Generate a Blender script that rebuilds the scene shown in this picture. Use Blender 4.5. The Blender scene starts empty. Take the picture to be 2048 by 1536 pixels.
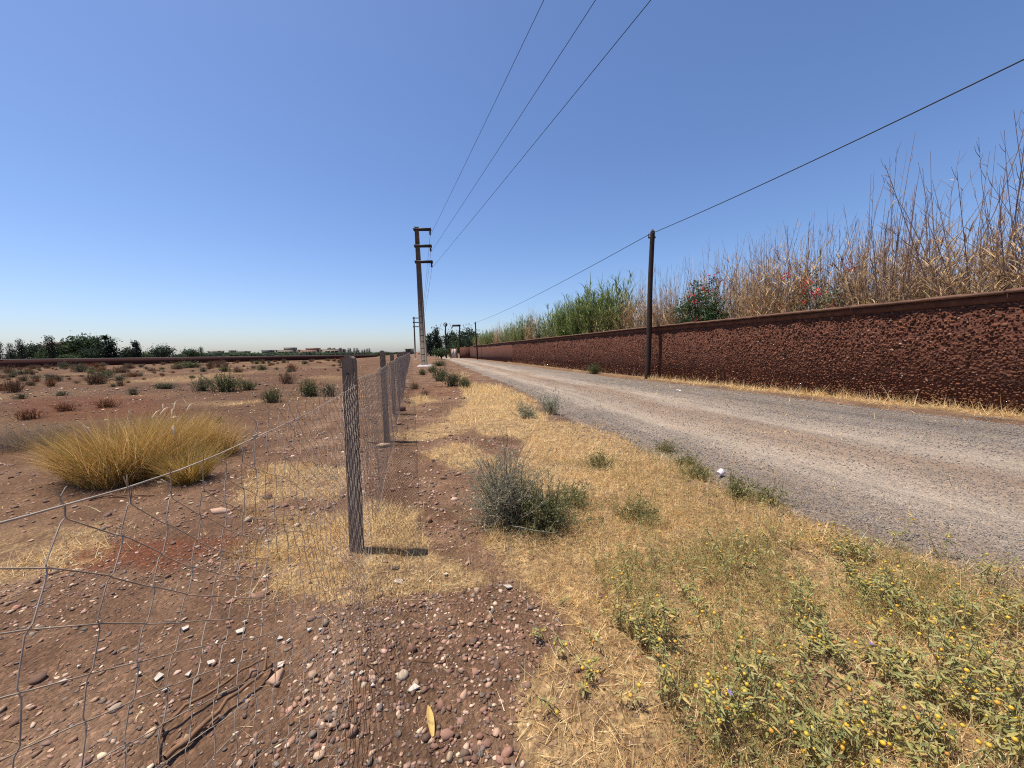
import bpy, bmesh, math, random
import numpy as np
from mathutils import Matrix, Vector

random.seed(7)
rng = np.random.default_rng(11)
scene = bpy.context.scene
COL = scene.collection

# ------------------------------------------------------------------ camera
H = 1.40                      # eye height
FPX = 770.0                   # focal length in pixels of a 2048 px wide frame
PITCH, ROLL = math.radians(5.0), math.radians(-1.0)
cam_data = bpy.data.cameras.new("camera")
cam_data.sensor_width = 36.0
cam_data.lens = 36.0 * FPX / 2048.0
cam_data.clip_start, cam_data.clip_end = 0.02, 12000.0
cam = bpy.data.objects.new("camera", cam_data)
COL.objects.link(cam)
CAM_R = Matrix.Rotation(math.pi / 2 - PITCH, 3, 'X') @ Matrix.Rotation(ROLL, 3, 'Z')
cam.matrix_world = Matrix.Translation((0, 0, H)) @ CAM_R.to_4x4()
scene.camera = cam

# ------------------------------------------------------------------ sky, sun, exposure
SUN_ELEV = math.radians(71.0)
SUN_AZ = math.radians(-84.0)          # measured from +Y towards +X: the sun stands to the left, a little ahead
world = bpy.data.worlds.new("World")
scene.world = world
world.use_nodes = True
wn, wl = world.node_tree.nodes, world.node_tree.links
wn.clear()
sky = wn.new("ShaderNodeTexSky")
sky.sky_type = 'NISHITA'
sky.sun_disc = False
sky.sun_elevation = SUN_ELEV
sky.sun_rotation = SUN_AZ
sky.altitude = 450.0
sky.air_density = 1.0
sky.dust_density = 1.2
sky.ozone_density = 5.0
bg = wn.new("ShaderNodeBackground")
bg.inputs["Strength"].default_value = 0.099
wout = wn.new("ShaderNodeOutputWorld")
hs = wn.new("ShaderNodeHueSaturation")
hs.inputs["Saturation"].default_value = 1.06
wl.new(sky.outputs[0], hs.inputs["Color"])
tint = wn.new("ShaderNodeMix"); tint.data_type = 'RGBA'; tint.blend_type = 'MULTIPLY'
tint.inputs[0].default_value = 1.0; tint.inputs[7].default_value = (0.995, 0.965, 1.045, 1.0)
wl.new(hs.outputs[0], tint.inputs[6])
wl.new(tint.outputs[2], bg.inputs[0])
wl.new(bg.outputs[0], wout.inputs[0])

sun_d = bpy.data.lights.new("sun", 'SUN')
sun_d.energy = 4.6
sun_d.angle = math.radians(0.5)
sun_d.color = (1.0, 0.93, 0.83)
sun = bpy.data.objects.new("sun", sun_d)
COL.objects.link(sun)
to_sun = Vector((math.sin(SUN_AZ) * math.cos(SUN_ELEV), math.cos(SUN_AZ) * math.cos(SUN_ELEV), math.sin(SUN_ELEV)))
sun.rotation_euler = to_sun.to_track_quat('Z', 'Y').to_euler()

scene.view_settings.view_transform = 'Standard'
scene.view_settings.look = 'None'
scene.view_settings.exposure = 0.62
scene.view_settings.gamma = 1.0
scene.view_settings.use_curve_mapping = False
scene.cycles.max_bounces = 6
scene.cycles.diffuse_bounces = 3
scene.cycles.transparent_max_bounces = 8
try:
    scene.cycles.use_denoising = False
    scene.cycles.filter_width = 1.1
except Exception:
    pass

# ------------------------------------------------------------------ small maths
def lin(r, g, b):
    f = lambda c: (c / 255 / 12.92) if c / 255 <= 0.04045 else ((c / 255 + 0.055) / 1.055) ** 2.4
    return (f(r), f(g), f(b))

def sstep(a, b, x):
    t = np.clip((np.asarray(x, float) - a) / (b - a), 0, 1)
    return t * t * (3 - 2 * t)

def _hash(ix, iy, seed):
    n = (ix.astype(np.int64) * 374761393 + iy.astype(np.int64) * 668265263 + seed * 982451653) & 0x7fffffff
    n = ((n ^ (n >> 13)) * 1274126177) & 0x7fffffff
    n = n ^ (n >> 16)
    return (n & 0xffff) / 65535.0

def vnoise(x, y, seed=0):
    x = np.asarray(x, float); y = np.asarray(y, float)
    ix, iy = np.floor(x), np.floor(y)
    fx, fy = x - ix, y - iy
    fx = fx * fx * (3 - 2 * fx); fy = fy * fy * (3 - 2 * fy)
    a = _hash(ix, iy, seed); b = _hash(ix + 1, iy, seed)
    c = _hash(ix, iy + 1, seed); d = _hash(ix + 1, iy + 1, seed)
    return (a * (1 - fx) + b * fx) * (1 - fy) + (c * (1 - fx) + d * fx) * fy

def fbm(x, y, seed=0, octv=4):
    s, amp, tot = 0.0, 0.5, 0.0
    for o in range(octv):
        s = s + amp * vnoise(x * 2 ** o, y * 2 ** o, seed + o * 17)
        tot += amp; amp *= 0.5
    return s / tot

# ------------------------------------------------------------------ layout of the place (metres, camera stands at the origin)
ROAD_L_Y = [-14, -4, 0, 2.26, 3.68, 7.0, 11.9, 30, 56, 90, 300]
ROAD_L_X = [7.8, 5.2, 3.75, 3.02, 2.40, 1.55, 0.79, -3.0, -8.6, -16.5, -64]
WALL_Y = [-8, 7.2, 17.6, 19.85, 50.0, 77.0]
WALL_X = [14.3, 9.75, 6.72, 6.05, -1.45, -8.3]
def road_left(y):  return np.interp(y, ROAD_L_Y, ROAD_L_X)
def wall_x(y):
    return np.interp(y, WALL_Y + [300], WALL_X + [-58])
def road_right(y): return wall_x(y) - 1.05 + 0.15 * np.sin(np.asarray(y) * 0.6)
FD = np.array([-0.2495, 0.9684])            # direction of the wire fence
FN = np.array([0.9684, 0.2495])             # towards the road
FPERP = -0.431                              # signed distance of the fence line from the camera
def fence_pt(s, off=0.0):
    return FD * s + FN * (FPERP + off)
def fence_lat(x, y):                        # metres to the left of the fence
    return -(x * FN[0] + y * FN[1]) + FPERP

def hgt(x, y):
    x = np.asarray(x, float); y = np.asarray(y, float)
    r = np.sqrt(x * x + y * y)
    lat = fence_lat(x, y)
    w = sstep(0, 40, lat)
    z = -0.0093 * np.clip(r - 20, 0, 290) * w
    z = z + 0.028 * (fbm(x * 1.1 + 7, y * 1.1, 3, 4) - 0.5) * 2
    z = z + 0.012 * (fbm(x * 6, y * 6, 9, 3) - 0.5) * 2 * (1 - sstep(6, 14, r))
    z = z + 0.25 * (fbm(x * 0.08, y * 0.08, 21, 2) - 0.5) * sstep(12, 40, r) * sstep(3, 15, lat)
    d = np.minimum(x - road_left(y) + 0.25, wall_x(y) - 0.9 - x) + 0.30 * (fbm(x * 1.7, y * 1.7, 33, 3) - 0.5) * 2
    z = z - 0.06 * sstep(-0.10, 0.30, d)
    return z

def ray(px, py):
    d = CAM_R @ Vector(((px - 1024) / FPX, -(py - 768) / FPX, -1.0))
    return d

def gp(px, py):
    """where the ground lies that is seen at this point of the photograph"""
    d = ray(px, py)
    z = 0.0
    for _ in range(12):
        t = (z - H) / d.z
        x, y = d.x * t, d.y * t
        z = float(hgt(x, y))
    return Vector((x, y, z))

def at_depth(px, py, D):
    d = ray(px, py)
    t = D / d.y
    return Vector((d.x * t, D, H + d.z * t))

def in_poly(x, y, poly):
    inside = np.zeros(np.shape(x), bool)
    n = len(poly)
    j = n - 1
    for i in range(n):
        xi, yi = poly[i]; xj, yj = poly[j]
        if yi != yj:
            c = ((yi > y) != (yj > y)) & (x < (xj - xi) * (y - yi) / (yj - yi) + xi)
            inside ^= c
        j = i
    return inside

def ground_poly(pts):
    return [tuple(gp(*p)[:2]) for p in pts]

# ------------------------------------------------------------------ mesh helpers
def make_mesh(name, parts, smooth=False):
    """parts: list of (verts (n,3), faces (m,k), colours (n,3) or (3,) or None)"""
    vs, cs, loops, sizes = [], [], [], []
    off = 0
    has_c = any(p[2] is not None for p in parts)
    for V, F, C in parts:
        V = np.asarray(V, np.float32).reshape(-1, 3); F = np.asarray(F, np.int64)
        if len(F) == 0: continue
        vs.append(V)
        loops.append((F + off).ravel()); sizes.append(np.full(len(F), F.shape[1], np.int32))
        if has_c:
            c = np.ones((len(V), 4), np.float32)
            c[:, :3] = (0.5, 0.5, 0.5) if C is None else C
            cs.append(c)
        off += len(V)
    V = np.concatenate(vs); L = np.concatenate(loops).astype(np.int32); S = np.concatenate(sizes)
    me = bpy.data.meshes.new(name)
    me.vertices.add(len(V)); me.vertices.foreach_set("co", V.ravel())
    me.loops.add(len(L)); me.loops.foreach_set("vertex_index", L)
    me.polygons.add(len(S))
    st = np.zeros(len(S), np.int32); st[1:] = np.cumsum(S)[:-1]
    me.polygons.foreach_set("loop_start", st)
    me.polygons.foreach_set("loop_total", S)
    if smooth:
        me.polygons.foreach_set("use_smooth", np.ones(len(S), bool))
    if has_c:
        a = me.color_attributes.new("Col", 'FLOAT_COLOR', 'POINT')
        a.data.foreach_set("color", np.concatenate(cs).ravel())
    me.update(calc_edges=True)
    return me

def obj(name, me, mat=None, parent=None, loc=None):
    o = bpy.data.objects.new(name, me)
    COL.objects.link(o)
    if mat is not None and me is not None and len(me.materials) == 0:
        me.materials.append(mat)
    if parent is not None: o.parent = parent
    if loc is not None: o.location = loc
    return o

def tag(o, label=None, cat=None, group=None, kind=None):
    if label: o["label"] = label
    if cat: o["category"] = cat
    if group: o["group"] = group
    if kind: o["kind"] = kind
    return o

def thing(name, label, cat, loc=(0, 0, 0), rz=0.0, group=None):
    o = bpy.data.objects.new(name, None)
    o.empty_display_size = 0.1
    COL.objects.link(o)
    o.location = loc; o.rotation_euler = (0, 0, rz)
    return tag(o, label, cat, group)

def copy_tree(o, parent=None):
    c = o.copy(); COL.objects.link(c)
    if parent is not None: c.parent = parent
    for ch in list(o.children): copy_tree(ch, c)
    return c

def unit(v):
    return v / (np.linalg.norm(v, axis=-1, keepdims=True) + 1e-9)

def tubes(P, R, k=3):
    """P (N,S,3) polylines, R (N,S) or scalar radii -> verts, quads"""
    P = np.asarray(P, float)
    if P.ndim == 2: P = P[None]
    N, S, _ = P.shape
    R = np.broadcast_to(np.asarray(R, float), (N, S))
    T = unit(P[:, -1] - P[:, 0])
    ref = np.where(np.abs(T[:, 2:3]) < 0.9, np.array([0, 0, 1.0]), np.array([1.0, 0, 0]))
    U = unit(np.cross(T, ref)); W = np.cross(T, U)
    a = np.arange(k) * 2 * np.pi / k
    ring = np.cos(a)[None, :, None] * U[:, None, :] + np.sin(a)[None, :, None] * W[:, None, :]
    V = P[:, :, None, :] + R[:, :, None, None] * ring[:, None, :, :]
    b = (np.arange(N)[:, None, None] * S + np.arange(S - 1)[None, :, None]) * k
    j = np.arange(k)[None, None, :]; jn = (j + 1) % k
    F = np.stack([b + j, b + jn, b + k + jn, b + k + j], -1).reshape(-1, 4)
    return V.reshape(-1, 3), F

def per_vert(C, N, n):
    return np.repeat(np.asarray(C), n, axis=0)

def blades(base, az, lean0, lean1, length, width, S=3, twist=None):
    base = np.asarray(base, float); N = len(base)
    az = np.broadcast_to(az, (N,)); lean0 = np.broadcast_to(lean0, (N,)); lean1 = np.broadcast_to(lean1, (N,))
    length = np.broadcast_to(length, (N,)); width = np.broadcast_to(width, (N,))
    d = np.stack([np.cos(az), np.sin(az), np.zeros(N)], -1)
    tw = az + np.pi / 2 if twist is None else twist
    side = np.stack([np.cos(tw), np.sin(tw), np.zeros(N)], -1)
    pts = [base]
    for i in range(S):
        th = lean0 + (lean1 - lean0) * ((i + 0.5) / S)
        step = (length / S)[:, None] * (np.sin(th)[:, None] * d + np.cos(th)[:, None] * np.array([0, 0, 1.0]))
        pts.append(pts[-1] + step)
    P = np.stack(pts, 1)
    prof = np.linspace(1, 0.12, S + 1)
    w = width[:, None] * prof[None, :] * 0.5
    V = np.stack([P - side[:, None, :] * w[:, :, None], P + side[:, None, :] * w[:, :, None]], 2)
    b = (np.arange(N)[:, None] * (S + 1) + np.arange(S)[None, :]) * 2
    F = np.stack([b, b + 1, b + 3, b + 2], -1).reshape(-1, 4)
    return V.reshape(-1, 3), F, P

def leaflets(pos, d, nrm, L, W, fold=0.18):
    pos = np.asarray(pos, float); N = len(pos)
    d = unit(np.asarray(d, float)); nrm = np.asarray(nrm, float)
    side = unit(np.cross(d, nrm)); up = np.cross(side, d)
    L = np.broadcast_to(L, (N,))[:, None]; W = np.broadcast_to(W, (N,))[:, None]
    mid = pos + d * L * 0.42
    V = np.stack([pos, mid + side * W * 0.5 + up * W * fold, pos + d * L - up * L * 0.08, mid - side * W * 0.5 + up * W * fold], 1)
    b = np.arange(N)[:, None] * 4
    F = np.concatenate([b + np.array([[0, 1, 2]]), b + np.array([[0, 2, 3]])], 0)
    return V.reshape(-1, 3), F

def _ico(sub):
    bm = bmesh.new()
    bmesh.ops.create_icosphere(bm, subdivisions=sub, radius=1.0)
    V = np.array([v.co[:] for v in bm.verts]); F = np.array([[v.index for v in f.verts] for f in bm.faces])
    bm.free()
    return V, F
ICO1, ICO2, ICO3 = _ico(1), _ico(2), _ico(3)
OCT = (np.array([[1, 0, 0], [-1, 0, 0], [0, 1, 0], [0, -1, 0], [0, 0, 1], [0, 0, -1]], float),
       np.array([[0, 2, 4], [2, 1, 4], [1, 3, 4], [3, 0, 4], [2, 0, 5], [1, 2, 5], [3, 1, 5], [0, 3, 5]]))

def rock_variant(base, seed, rough=0.25, cuts=3):
    r = np.random.default_rng(seed)
    V = base[0].copy()
    V *= (1 + rough * (r.random((len(V), 1)) - 0.5))
    for _ in range(cuts):                         # knock flat faces into it
        n = unit(r.normal(size=3)); h = 0.32 + 0.40 * r.random()
        dd = V @ n
        V = V - np.clip(dd - h, 0, None)[:, None] * n
    return V

def rot_mats(n, tilt=0.3):
    a = rng.random(n) * 2 * np.pi
    tx = (rng.random(n) - 0.5) * 2 * tilt; ty = (rng.random(n) - 0.5) * 2 * tilt
    ca, sa = np.cos(a), np.sin(a)
    Rz = np.zeros((n, 3, 3)); Rz[:, 0, 0] = ca; Rz[:, 0, 1] = -sa; Rz[:, 1, 0] = sa; Rz[:, 1, 1] = ca; Rz[:, 2, 2] = 1
    Rx = np.zeros((n, 3, 3)); Rx[:, 0, 0] = 1; Rx[:, 1, 1] = np.cos(tx); Rx[:, 1, 2] = -np.sin(tx); Rx[:, 2, 1] = np.sin(tx); Rx[:, 2, 2] = np.cos(tx)
    Ry = np.zeros((n, 3, 3)); Ry[:, 1, 1] = 1; Ry[:, 0, 0] = np.cos(ty); Ry[:, 0, 2] = np.sin(ty); Ry[:, 2, 0] = -np.sin(ty); Ry[:, 2, 2] = np.cos(ty)
    return Ry @ Rx @ Rz

def rock_field(pos, scl, base, cols, nvar=10, tilt=0.3, R=None, rough=0.3, cuts=3):
    """many small stones: pos (N,3), scl (N,3) half sizes"""
    N = len(pos); parts = []
    if R is None: R = rot_mats(N, tilt)
    which = rng.integers(0, nvar, N)
    for k in range(nvar):
        idx = np.where(which == k)[0]
        if len(idx) == 0: continue
        B = rock_variant(base, 100 + k, rough, cuts)
        V = B[None] * scl[idx][:, None, :]
        V = np.einsum('nij,nvj->nvi', R[idx], V) + pos[idx][:, None, :]
        nv = len(B)
        F = (np.arange(len(idx))[:, None, None] * nv + base[1][None]).reshape(-1, base[1].shape[1])
        parts.append((V.reshape(-1, 3), F, per_vert(cols[idx], len(idx), nv)))
    return parts

def box_part(x0, x1, y0, y1, z0, z1, C=None):
    V = np.array([[x, y, z] for z in (z0, z1) for y in (y0, y1) for x in (x0, x1)], float)
    F = np.array([[0, 2, 3, 1], [4, 5, 7, 6], [0, 1, 5, 4], [1, 3, 7, 5], [3, 2, 6, 7], [2, 0, 4, 6]])
    return (V, F, C)

def bevel_box(name, sx, sy, sz, bev=0.01, seg=1, taper=1.0):
    bm = bmesh.new()
    bmesh.ops.create_cube(bm, size=1.0)
    for v in bm.verts:
        t = taper if v.co.z > 0 else 1.0
        v.co = Vector((v.co.x * sx * t, v.co.y * sy * t, (v.co.z + 0.5) * sz))
    bmesh.ops.bevel(bm, geom=list(bm.edges), offset=bev, segments=seg, affect='EDGES')
    me = bpy.data.meshes.new(name); bm.to_mesh(me); bm.free()
    return me

# ------------------------------------------------------------------ materials
def new_mat(name):
    m = bpy.data.materials.new(name); m.use_nodes = True
    nt = m.node_tree
    b = nt.nodes["Principled BSDF"]
    b.inputs["Roughness"].default_value = 0.9
    b.inputs["Specular IOR Level"].default_value = 0.25
    return m, nt, b

def N(nt, typ, **kw):
    n = nt.nodes.new(typ)
    for k, v in kw.items():
        if k in n.inputs: n.inputs[k].default_value = v
        else: setattr(n, k, v)
    return n

def noise(nt, scale, detail=4, rough=0.6, coord=None, dim='3D'):
    n = N(nt, "ShaderNodeTexNoise", Scale=scale, Detail=detail, Roughness=rough)
    if coord is not None: nt.links.new(coord, n.inputs["Vector"])
    return n

def ramp(nt, fac, stops):
    r = nt.nodes.new("ShaderNodeValToRGB")
    e = r.color_ramp.elements
    while len(e) < len(stops): e.new(0.5)
    for el, (p, c) in zip(e, stops):
        el.position = p; el.color = (*c, 1) if len(c) == 3 else c
    nt.links.new(fac, r.inputs[0])
    return r

def mix(nt, fac, a, b, mode='MIX'):
    m = nt.nodes.new("ShaderNodeMix"); m.data_type = 'RGBA'; m.blend_type = mode
    for sock, v in ((m.inputs[0], fac), (m.inputs[6], a), (m.inputs[7], b)):
        if isinstance(v, (int, float)): sock.default_value = v
        elif isinstance(v, tuple): sock.default_value = (*v, 1) if len(v) == 3 else v
        else: nt.links.new(v, sock)
    return m.outputs[2]

def mth(nt, op, a, b=0.0, clamp=False):
    m = nt.nodes.new("ShaderNodeMath"); m.operation = op; m.use_clamp = clamp
    for sock, v in ((m.inputs[0], a), (m.inputs[1], b)):
        if isinstance(v, (int, float)): sock.default_value = v
        else: nt.links.new(v, sock)
    return m.outputs[0]

def bump(nt, b, height, strength=0.5, dist=0.02):
    bp = nt.nodes.new("ShaderNodeBump")
    bp.inputs["Strength"].default_value = strength; bp.inputs["Distance"].default_value = dist
    nt.links.new(height, bp.inputs["Height"])
    nt.links.new(bp.outputs[0], b.inputs["Normal"])
    return bp

def plain(name, col, rough=0.85, nscale=8.0, var=0.25, metal=0.0, bumpd=0.0, bscale=60.0, tint=None):
    m, nt, b = new_mat(name)
    tc = nt.nodes.new("ShaderNodeTexCoord")
    n = noise(nt, nscale, 5, 0.65, tc.outputs["Object"])
    dark = tuple(c * (1 - var) for c in col); lite = tuple(min(1, c * (1 + var)) for c in col)
    r = ramp(nt, n.outputs[0], [(0.3, dark), (0.7, lite if tint is None else tint)])
    nt.links.new(r.outputs[0], b.inputs["Base Color"])
    b.inputs["Roughness"].default_value = rough; b.inputs["Metallic"].default_value = metal
    if bumpd:
        n2 = noise(nt, bscale, 5, 0.7, tc.outputs["Object"])
        bump(nt, b, n2.outputs[0], 0.7, bumpd)
    return m

def vcol(name, rough=0.85, trans=0.0, var=0.2, nscale=40.0, bumpd=0.0):
    """colour of each piece is stored with the piece; noise adds grain"""
    m, nt, b = new_mat(name)
    at = N(nt, "ShaderNodeAttribute", attribute_name="Col")
    tc = nt.nodes.new("ShaderNodeTexCoord")
    n = noise(nt, nscale, 4, 0.6, tc.outputs["Object"])
    g = ramp(nt, n.outputs[0], [(0.25, (1 - var,) * 3), (0.75, (1 + var,) * 3)])
    c = mix(nt, 1.0, at.outputs[0], g.outputs[0], 'MULTIPLY')
    nt.links.new(c, b.inputs["Base Color"])
    b.inputs["Roughness"].default_value = rough
    if bumpd: bump(nt, b, n.outputs[0], 0.8, bumpd)
    if trans > 0:
        t = nt.nodes.new("ShaderNodeBsdfTranslucent"); nt.links.new(c, t.inputs[0])
        ms = nt.nodes.new("ShaderNodeMixShader"); ms.inputs[0].default_value = trans
        nt.links.new(b.outputs[0], ms.inputs[1]); nt.links.new(t.outputs[0], ms.inputs[2])
        nt.links.new(ms.outputs[0], nt.nodes["Material Output"].inputs[0])
    return m

M_STRAW = vcol("straw", 0.6, 0.42, 0.12)
M_LEAF = vcol("leaf", 0.6, 0.3, 0.2)
M_TWIG = vcol("twig", 0.85, 0.0, 0.2)
M_STONE = vcol("stone", 0.85, 0.0, 0.25, 90.0, 0.002)
M_GRAVEL = vcol("gravel", 0.85, 0.0, 0.2, 60.0)
M_CONC = plain("weathered_concrete", lin(122, 105, 90), 0.9, 9, 0.25, 0, 0.004, 90)
M_WIRE = plain("galvanised_wire", lin(166, 150, 132), 0.5, 14, 0.4, 0.1)
M_CABLE = plain("dark_cable", lin(40, 42, 48), 0.6, 3, 0.1)
M_STEEL = plain("dark_steel", lin(62, 58, 58), 0.6, 6, 0.25, 0.4)

def jitter_cols(n, cols, var=0.18):
    cols = np.array(cols, float)
    c = cols[rng.integers(0, len(cols), n)]
    return np.clip(c * (1 + var * (rng.random((n, 1)) * 2 - 1)) * (1 + 0.06 * (rng.random((n, 3)) * 2 - 1)), 0, 1)
# ================================================================== the setting: ground, road
STRAW_POLYS = [(ground_poly(p), d) for p, d in [
    ([(925, 770), (985, 768), (1060, 800), (1095, 850), (1190, 850), (1280, 900), (1350, 925), (1480, 990), (1590, 1040), (1700, 1085),
      (1820, 1110), (2060, 1175), (2500, 1300), (2700, 1750), (1050, 1750), (1075, 1450), (1060, 1350), (1130, 1240), (1010, 1160), (960, 1100),
      (985, 1030), (950, 985), (1000, 930), (1060, 880), (970, 870), (960, 850), (900, 840), (935, 800)], 1.0),
    ([(862, 905), (905, 890), (960, 895), (985, 925), (930, 940), (870, 930)], 1.0),
    ([(790, 870), (850, 850), (920, 842), (960, 850), (930, 868), (850, 884), (800, 885)], 0.8),
    ([(712, 1010), (770, 1005), (850, 1030), (862, 1090), (930, 1130), (1000, 1165), (760, 1180), (700, 1190), (560, 1180), (530, 1120), (560, 1060), (690, 1030)], 0.85),
    ([(470, 965), (560, 930), (690, 935), (690, 1000), (500, 1005)], 0.6),
    ([(-60, 1045), (210, 1050), (235, 1110), (-60, 1180)], 0.4),
    ([(500, 1030), (690, 1030), (690, 1090), (560, 1110)], 0.5),
    ([(800, 800), (860, 792), (880, 803), (820, 812)], 0.8),
    ([(880, 750), (930, 742), (935, 765), (890, 772)], 0.7),
]]
RED_POLYS = [ground_poly([(120, 1130), (230, 1080), (420, 1060), (470, 1085), (380, 1130), (240, 1160)]),
             ground_poly([(700, 800), (900, 760), (940, 790), (820, 800)]),
             ground_poly([(20, 800), (300, 790), (380, 830), (60, 845)])]

def straw_mask(x, y):
    r = np.sqrt(x * x + y * y)
    jx = (fbm(x * 2.3, y * 2.3, 41, 3) - 0.5) * (0.25 + 0.05 * r)
    jy = (fbm(x * 2.3, y * 2.3, 57, 3) - 0.5) * (0.25 + 0.05 * r)
    m = np.zeros(np.shape(x))
    for poly, d in STRAW_POLYS:
        m = np.maximum(m, d * in_poly(x + jx, y + jy, poly))
    # strip of dry grass at the foot of the wall
    d = wall_x(y) - x
    strip = sstep(0.0, 0.06, d) * (1 - sstep(0.45, 0.85, d + 0.7 * (fbm(x * 1.5, y * 1.5, 8, 3) - 0.5))) * sstep(4, 6, y)
    m = np.maximum(m, strip * (0.35 + 0.65 * (1 - sstep(10, 22, y))))
    # faint dry patches over the open field
    lat = fence_lat(x, y)
    f = sstep(0.58, 0.75, fbm(x * 0.22, y * 0.22, 91, 4)) * sstep(1.5, 5, lat) * 0.55
    return np.maximum(m, f * sstep(5, 9, r))

def red_mask(x, y):
    m = np.zeros(np.shape(x))
    jx = (fbm(x * 2, y * 2, 71, 3) - 0.5) * 0.5
    for p, w_ in zip(RED_POLYS, (1.0, 0.4, 0.6)): m = np.maximum(m, in_poly(x + jx, y + jx, p) * w_)
    return m

rad = [0.25]
while rad[-1] < 16: rad.append(rad[-1] * 1.017 + 0.002)
while rad[-1] < 6000: rad.append(rad[-1] * 1.05)
rad = np.array(rad)
azs = np.concatenate([np.arange(-68, 68, 0.36), np.arange(68, 292, 4.0)]) * math.pi / 180
RR, AA = np.meshgrid(rad, azs, indexing='ij')
gx, gy = RR * np.sin(AA), RR * np.cos(AA)
gz = hgt(gx, gy)
gsm, grm = straw_mask(gx, gy), red_mask(gx, gy)
for k in range(2):
    gsm = 0.5 * gsm + 0.125 * (np.roll(gsm, 1, 0) + np.roll(gsm, -1, 0) + np.roll(gsm, 1, 1) + np.roll(gsm, -1, 1))
    grm = 0.5 * grm + 0.125 * (np.roll(grm, 1, 0) + np.roll(grm, -1, 0) + np.roll(grm, 1, 1) + np.roll(grm, -1, 1))
gfield = sstep(0.2, 4, fence_lat(gx, gy)) * sstep(3, 12, RR)
nr, na = RR.shape
i, j = np.meshgrid(np.arange(nr - 1), np.arange(na), indexing='ij')
jn = (j + 1) % na
gF = np.stack([i * na + j, (i + 1) * na + j, (i + 1) * na + jn, i * na + jn], -1).reshape(-1, 4)
gV = np.stack([gx, gy, gz], -1).reshape(-1, 3)
gV = np.concatenate([gV, [[0, 0, float(hgt(0, 0))]]])
gC = np.concatenate([np.stack([gsm, grm, gfield], -1).reshape(-1, 3), [[0, 0, 0]]])
cf = np.array([[j0, (j0 + 1) % na, len(gV) - 1] for j0 in range(na)])
me = make_mesh("ground", [(gV, gF, gC)], smooth=True)

def soil_material():
    m, nt, b = new_mat("stony_soil")
    tc = nt.nodes.new("ShaderNodeTexCoord").outputs["Object"]
    at = N(nt, "ShaderNodeAttribute", attribute_name="Col")
    sp = nt.nodes.new("ShaderNodeSeparateColor"); nt.links.new(at.outputs[0], sp.inputs[0])
    straw, red, field = sp.outputs[0], sp.outputs[1], sp.outputs[2]
    n1 = noise(nt, 1.4, 6, 0.65, tc); n2 = noise(nt, 26, 6, 0.7, tc); n3 = noise(nt, 0.22, 5, 0.6, tc)
    soil = ramp(nt, n1.outputs[0], [(0.28, lin(90, 66, 50)), (0.5, lin(116, 89, 69)), (0.72, lin(146, 117, 93))])
    fld = ramp(nt, n3.outputs[0], [(0.3, lin(76, 53, 39)), (0.5, lin(94, 68, 49)), (0.7, lin(112, 87, 61))])
    c = mix(nt, mth(nt, 'MULTIPLY', field, 0.75), soil.outputs[0], fld.outputs[0])
    redc = ramp(nt, n2.outputs[0], [(0.3, lin(92, 48, 30)), (0.7, lin(120, 66, 42))])
    c = mix(nt, mth(nt, 'MULTIPLY', red, mth(nt, 'MULTIPLY', n1.outputs[0], 1.3), True), c, redc.outputs[0])
    strawc = ramp(nt, n2.outputs[0], [(0.3, lin(128, 100, 68)), (0.7, lin(220, 188, 134))])
    nsn = noise(nt, 7.0, 5, 0.7, tc)
    ns = ramp(nt, nsn.outputs[0], [(0.36, (0.12,) * 3), (0.62, (0.9,) * 3)])
    c = mix(nt, mth(nt, 'MULTIPLY', straw, ns.outputs[0]), c, strawc.outputs[0])
    # grit: pale and dark crumbs
    vo = N(nt, "ShaderNodeTexVoronoi", Scale=60.0); nt.links.new(tc, vo.inputs["Vector"])
    crumb = ramp(nt, vo.outputs["Color"], [(0.0, (0.62,) * 3), (0.75, (1.0,) * 3), (1.0, (1.75, 1.6, 1.5))])
    c = mix(nt, 0.8, c, crumb.outputs[0], 'MULTIPLY')
    g = ramp(nt, n2.outputs[0], [(0.25, (0.72,) * 3), (0.75, (1.25,) * 3)])
    c = mix(nt, 0.8, c, g.outputs[0], 'MULTIPLY')
    nt.links.new(c, b.inputs["Base Color"])
    b.inputs["Roughness"].default_value = 0.95; b.inputs["Specular IOR Level"].default_value = 0.1
    hsum = mth(nt, 'ADD', mth(nt, 'MULTIPLY', n2.outputs[0], 1.0), mth(nt, 'MULTIPLY', mth(nt, 'SUBTRACT', 1.0, vo.outputs["Distance"]), 0.5))
    bump(nt, b, hsum, 0.9, 0.035)
    return m
M_SOIL = soil_material()
tag(obj("ground", me, M_SOIL), kind="structure")

# ---- gravel road
ys = np.concatenate([np.arange(-14, 16, 0.12), np.arange(16, 60, 0.7), np.arange(60, 300, 5.0)])
us = np.linspace(0, 1, 41)
YY, UU = np.meshgrid(ys, us, indexing='ij')
XL, XR = road_left(YY) - 0.7, road_right(YY) + 0.35
rx = XL + (XR - XL) * UU
edge = np.minimum(UU, 1 - UU)
rz = -0.012 - 0.07 * (1 - sstep(0.0, 0.09, edge)) + 0.012 * (fbm(rx * 1.3, YY * 0.5, 5, 3) - 0.5)
for uc, dep in ((0.24, 0.018), (0.50, 0.018)):
    rz -= dep * np.exp(-((UU - uc) / 0.055) ** 2)
rz += 0.012 * np.exp(-((UU - 0.37) / 0.06) ** 2)
nu = len(us)
i, j = np.meshgrid(np.arange(len(ys) - 1), np.arange(nu - 1), indexing='ij')
rF = np.stack([i * nu + j, i * nu + j + 1, (i + 1) * nu + j + 1, (i + 1) * nu + j], -1).reshape(-1, 4)
rC = np.stack([UU, np.zeros_like(UU), np.zeros_like(UU)], -1).reshape(-1, 3)
me = make_mesh("gravel_road", [(np.stack([rx, YY, rz], -1).reshape(-1, 3), rF, rC)], smooth=True)

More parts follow.
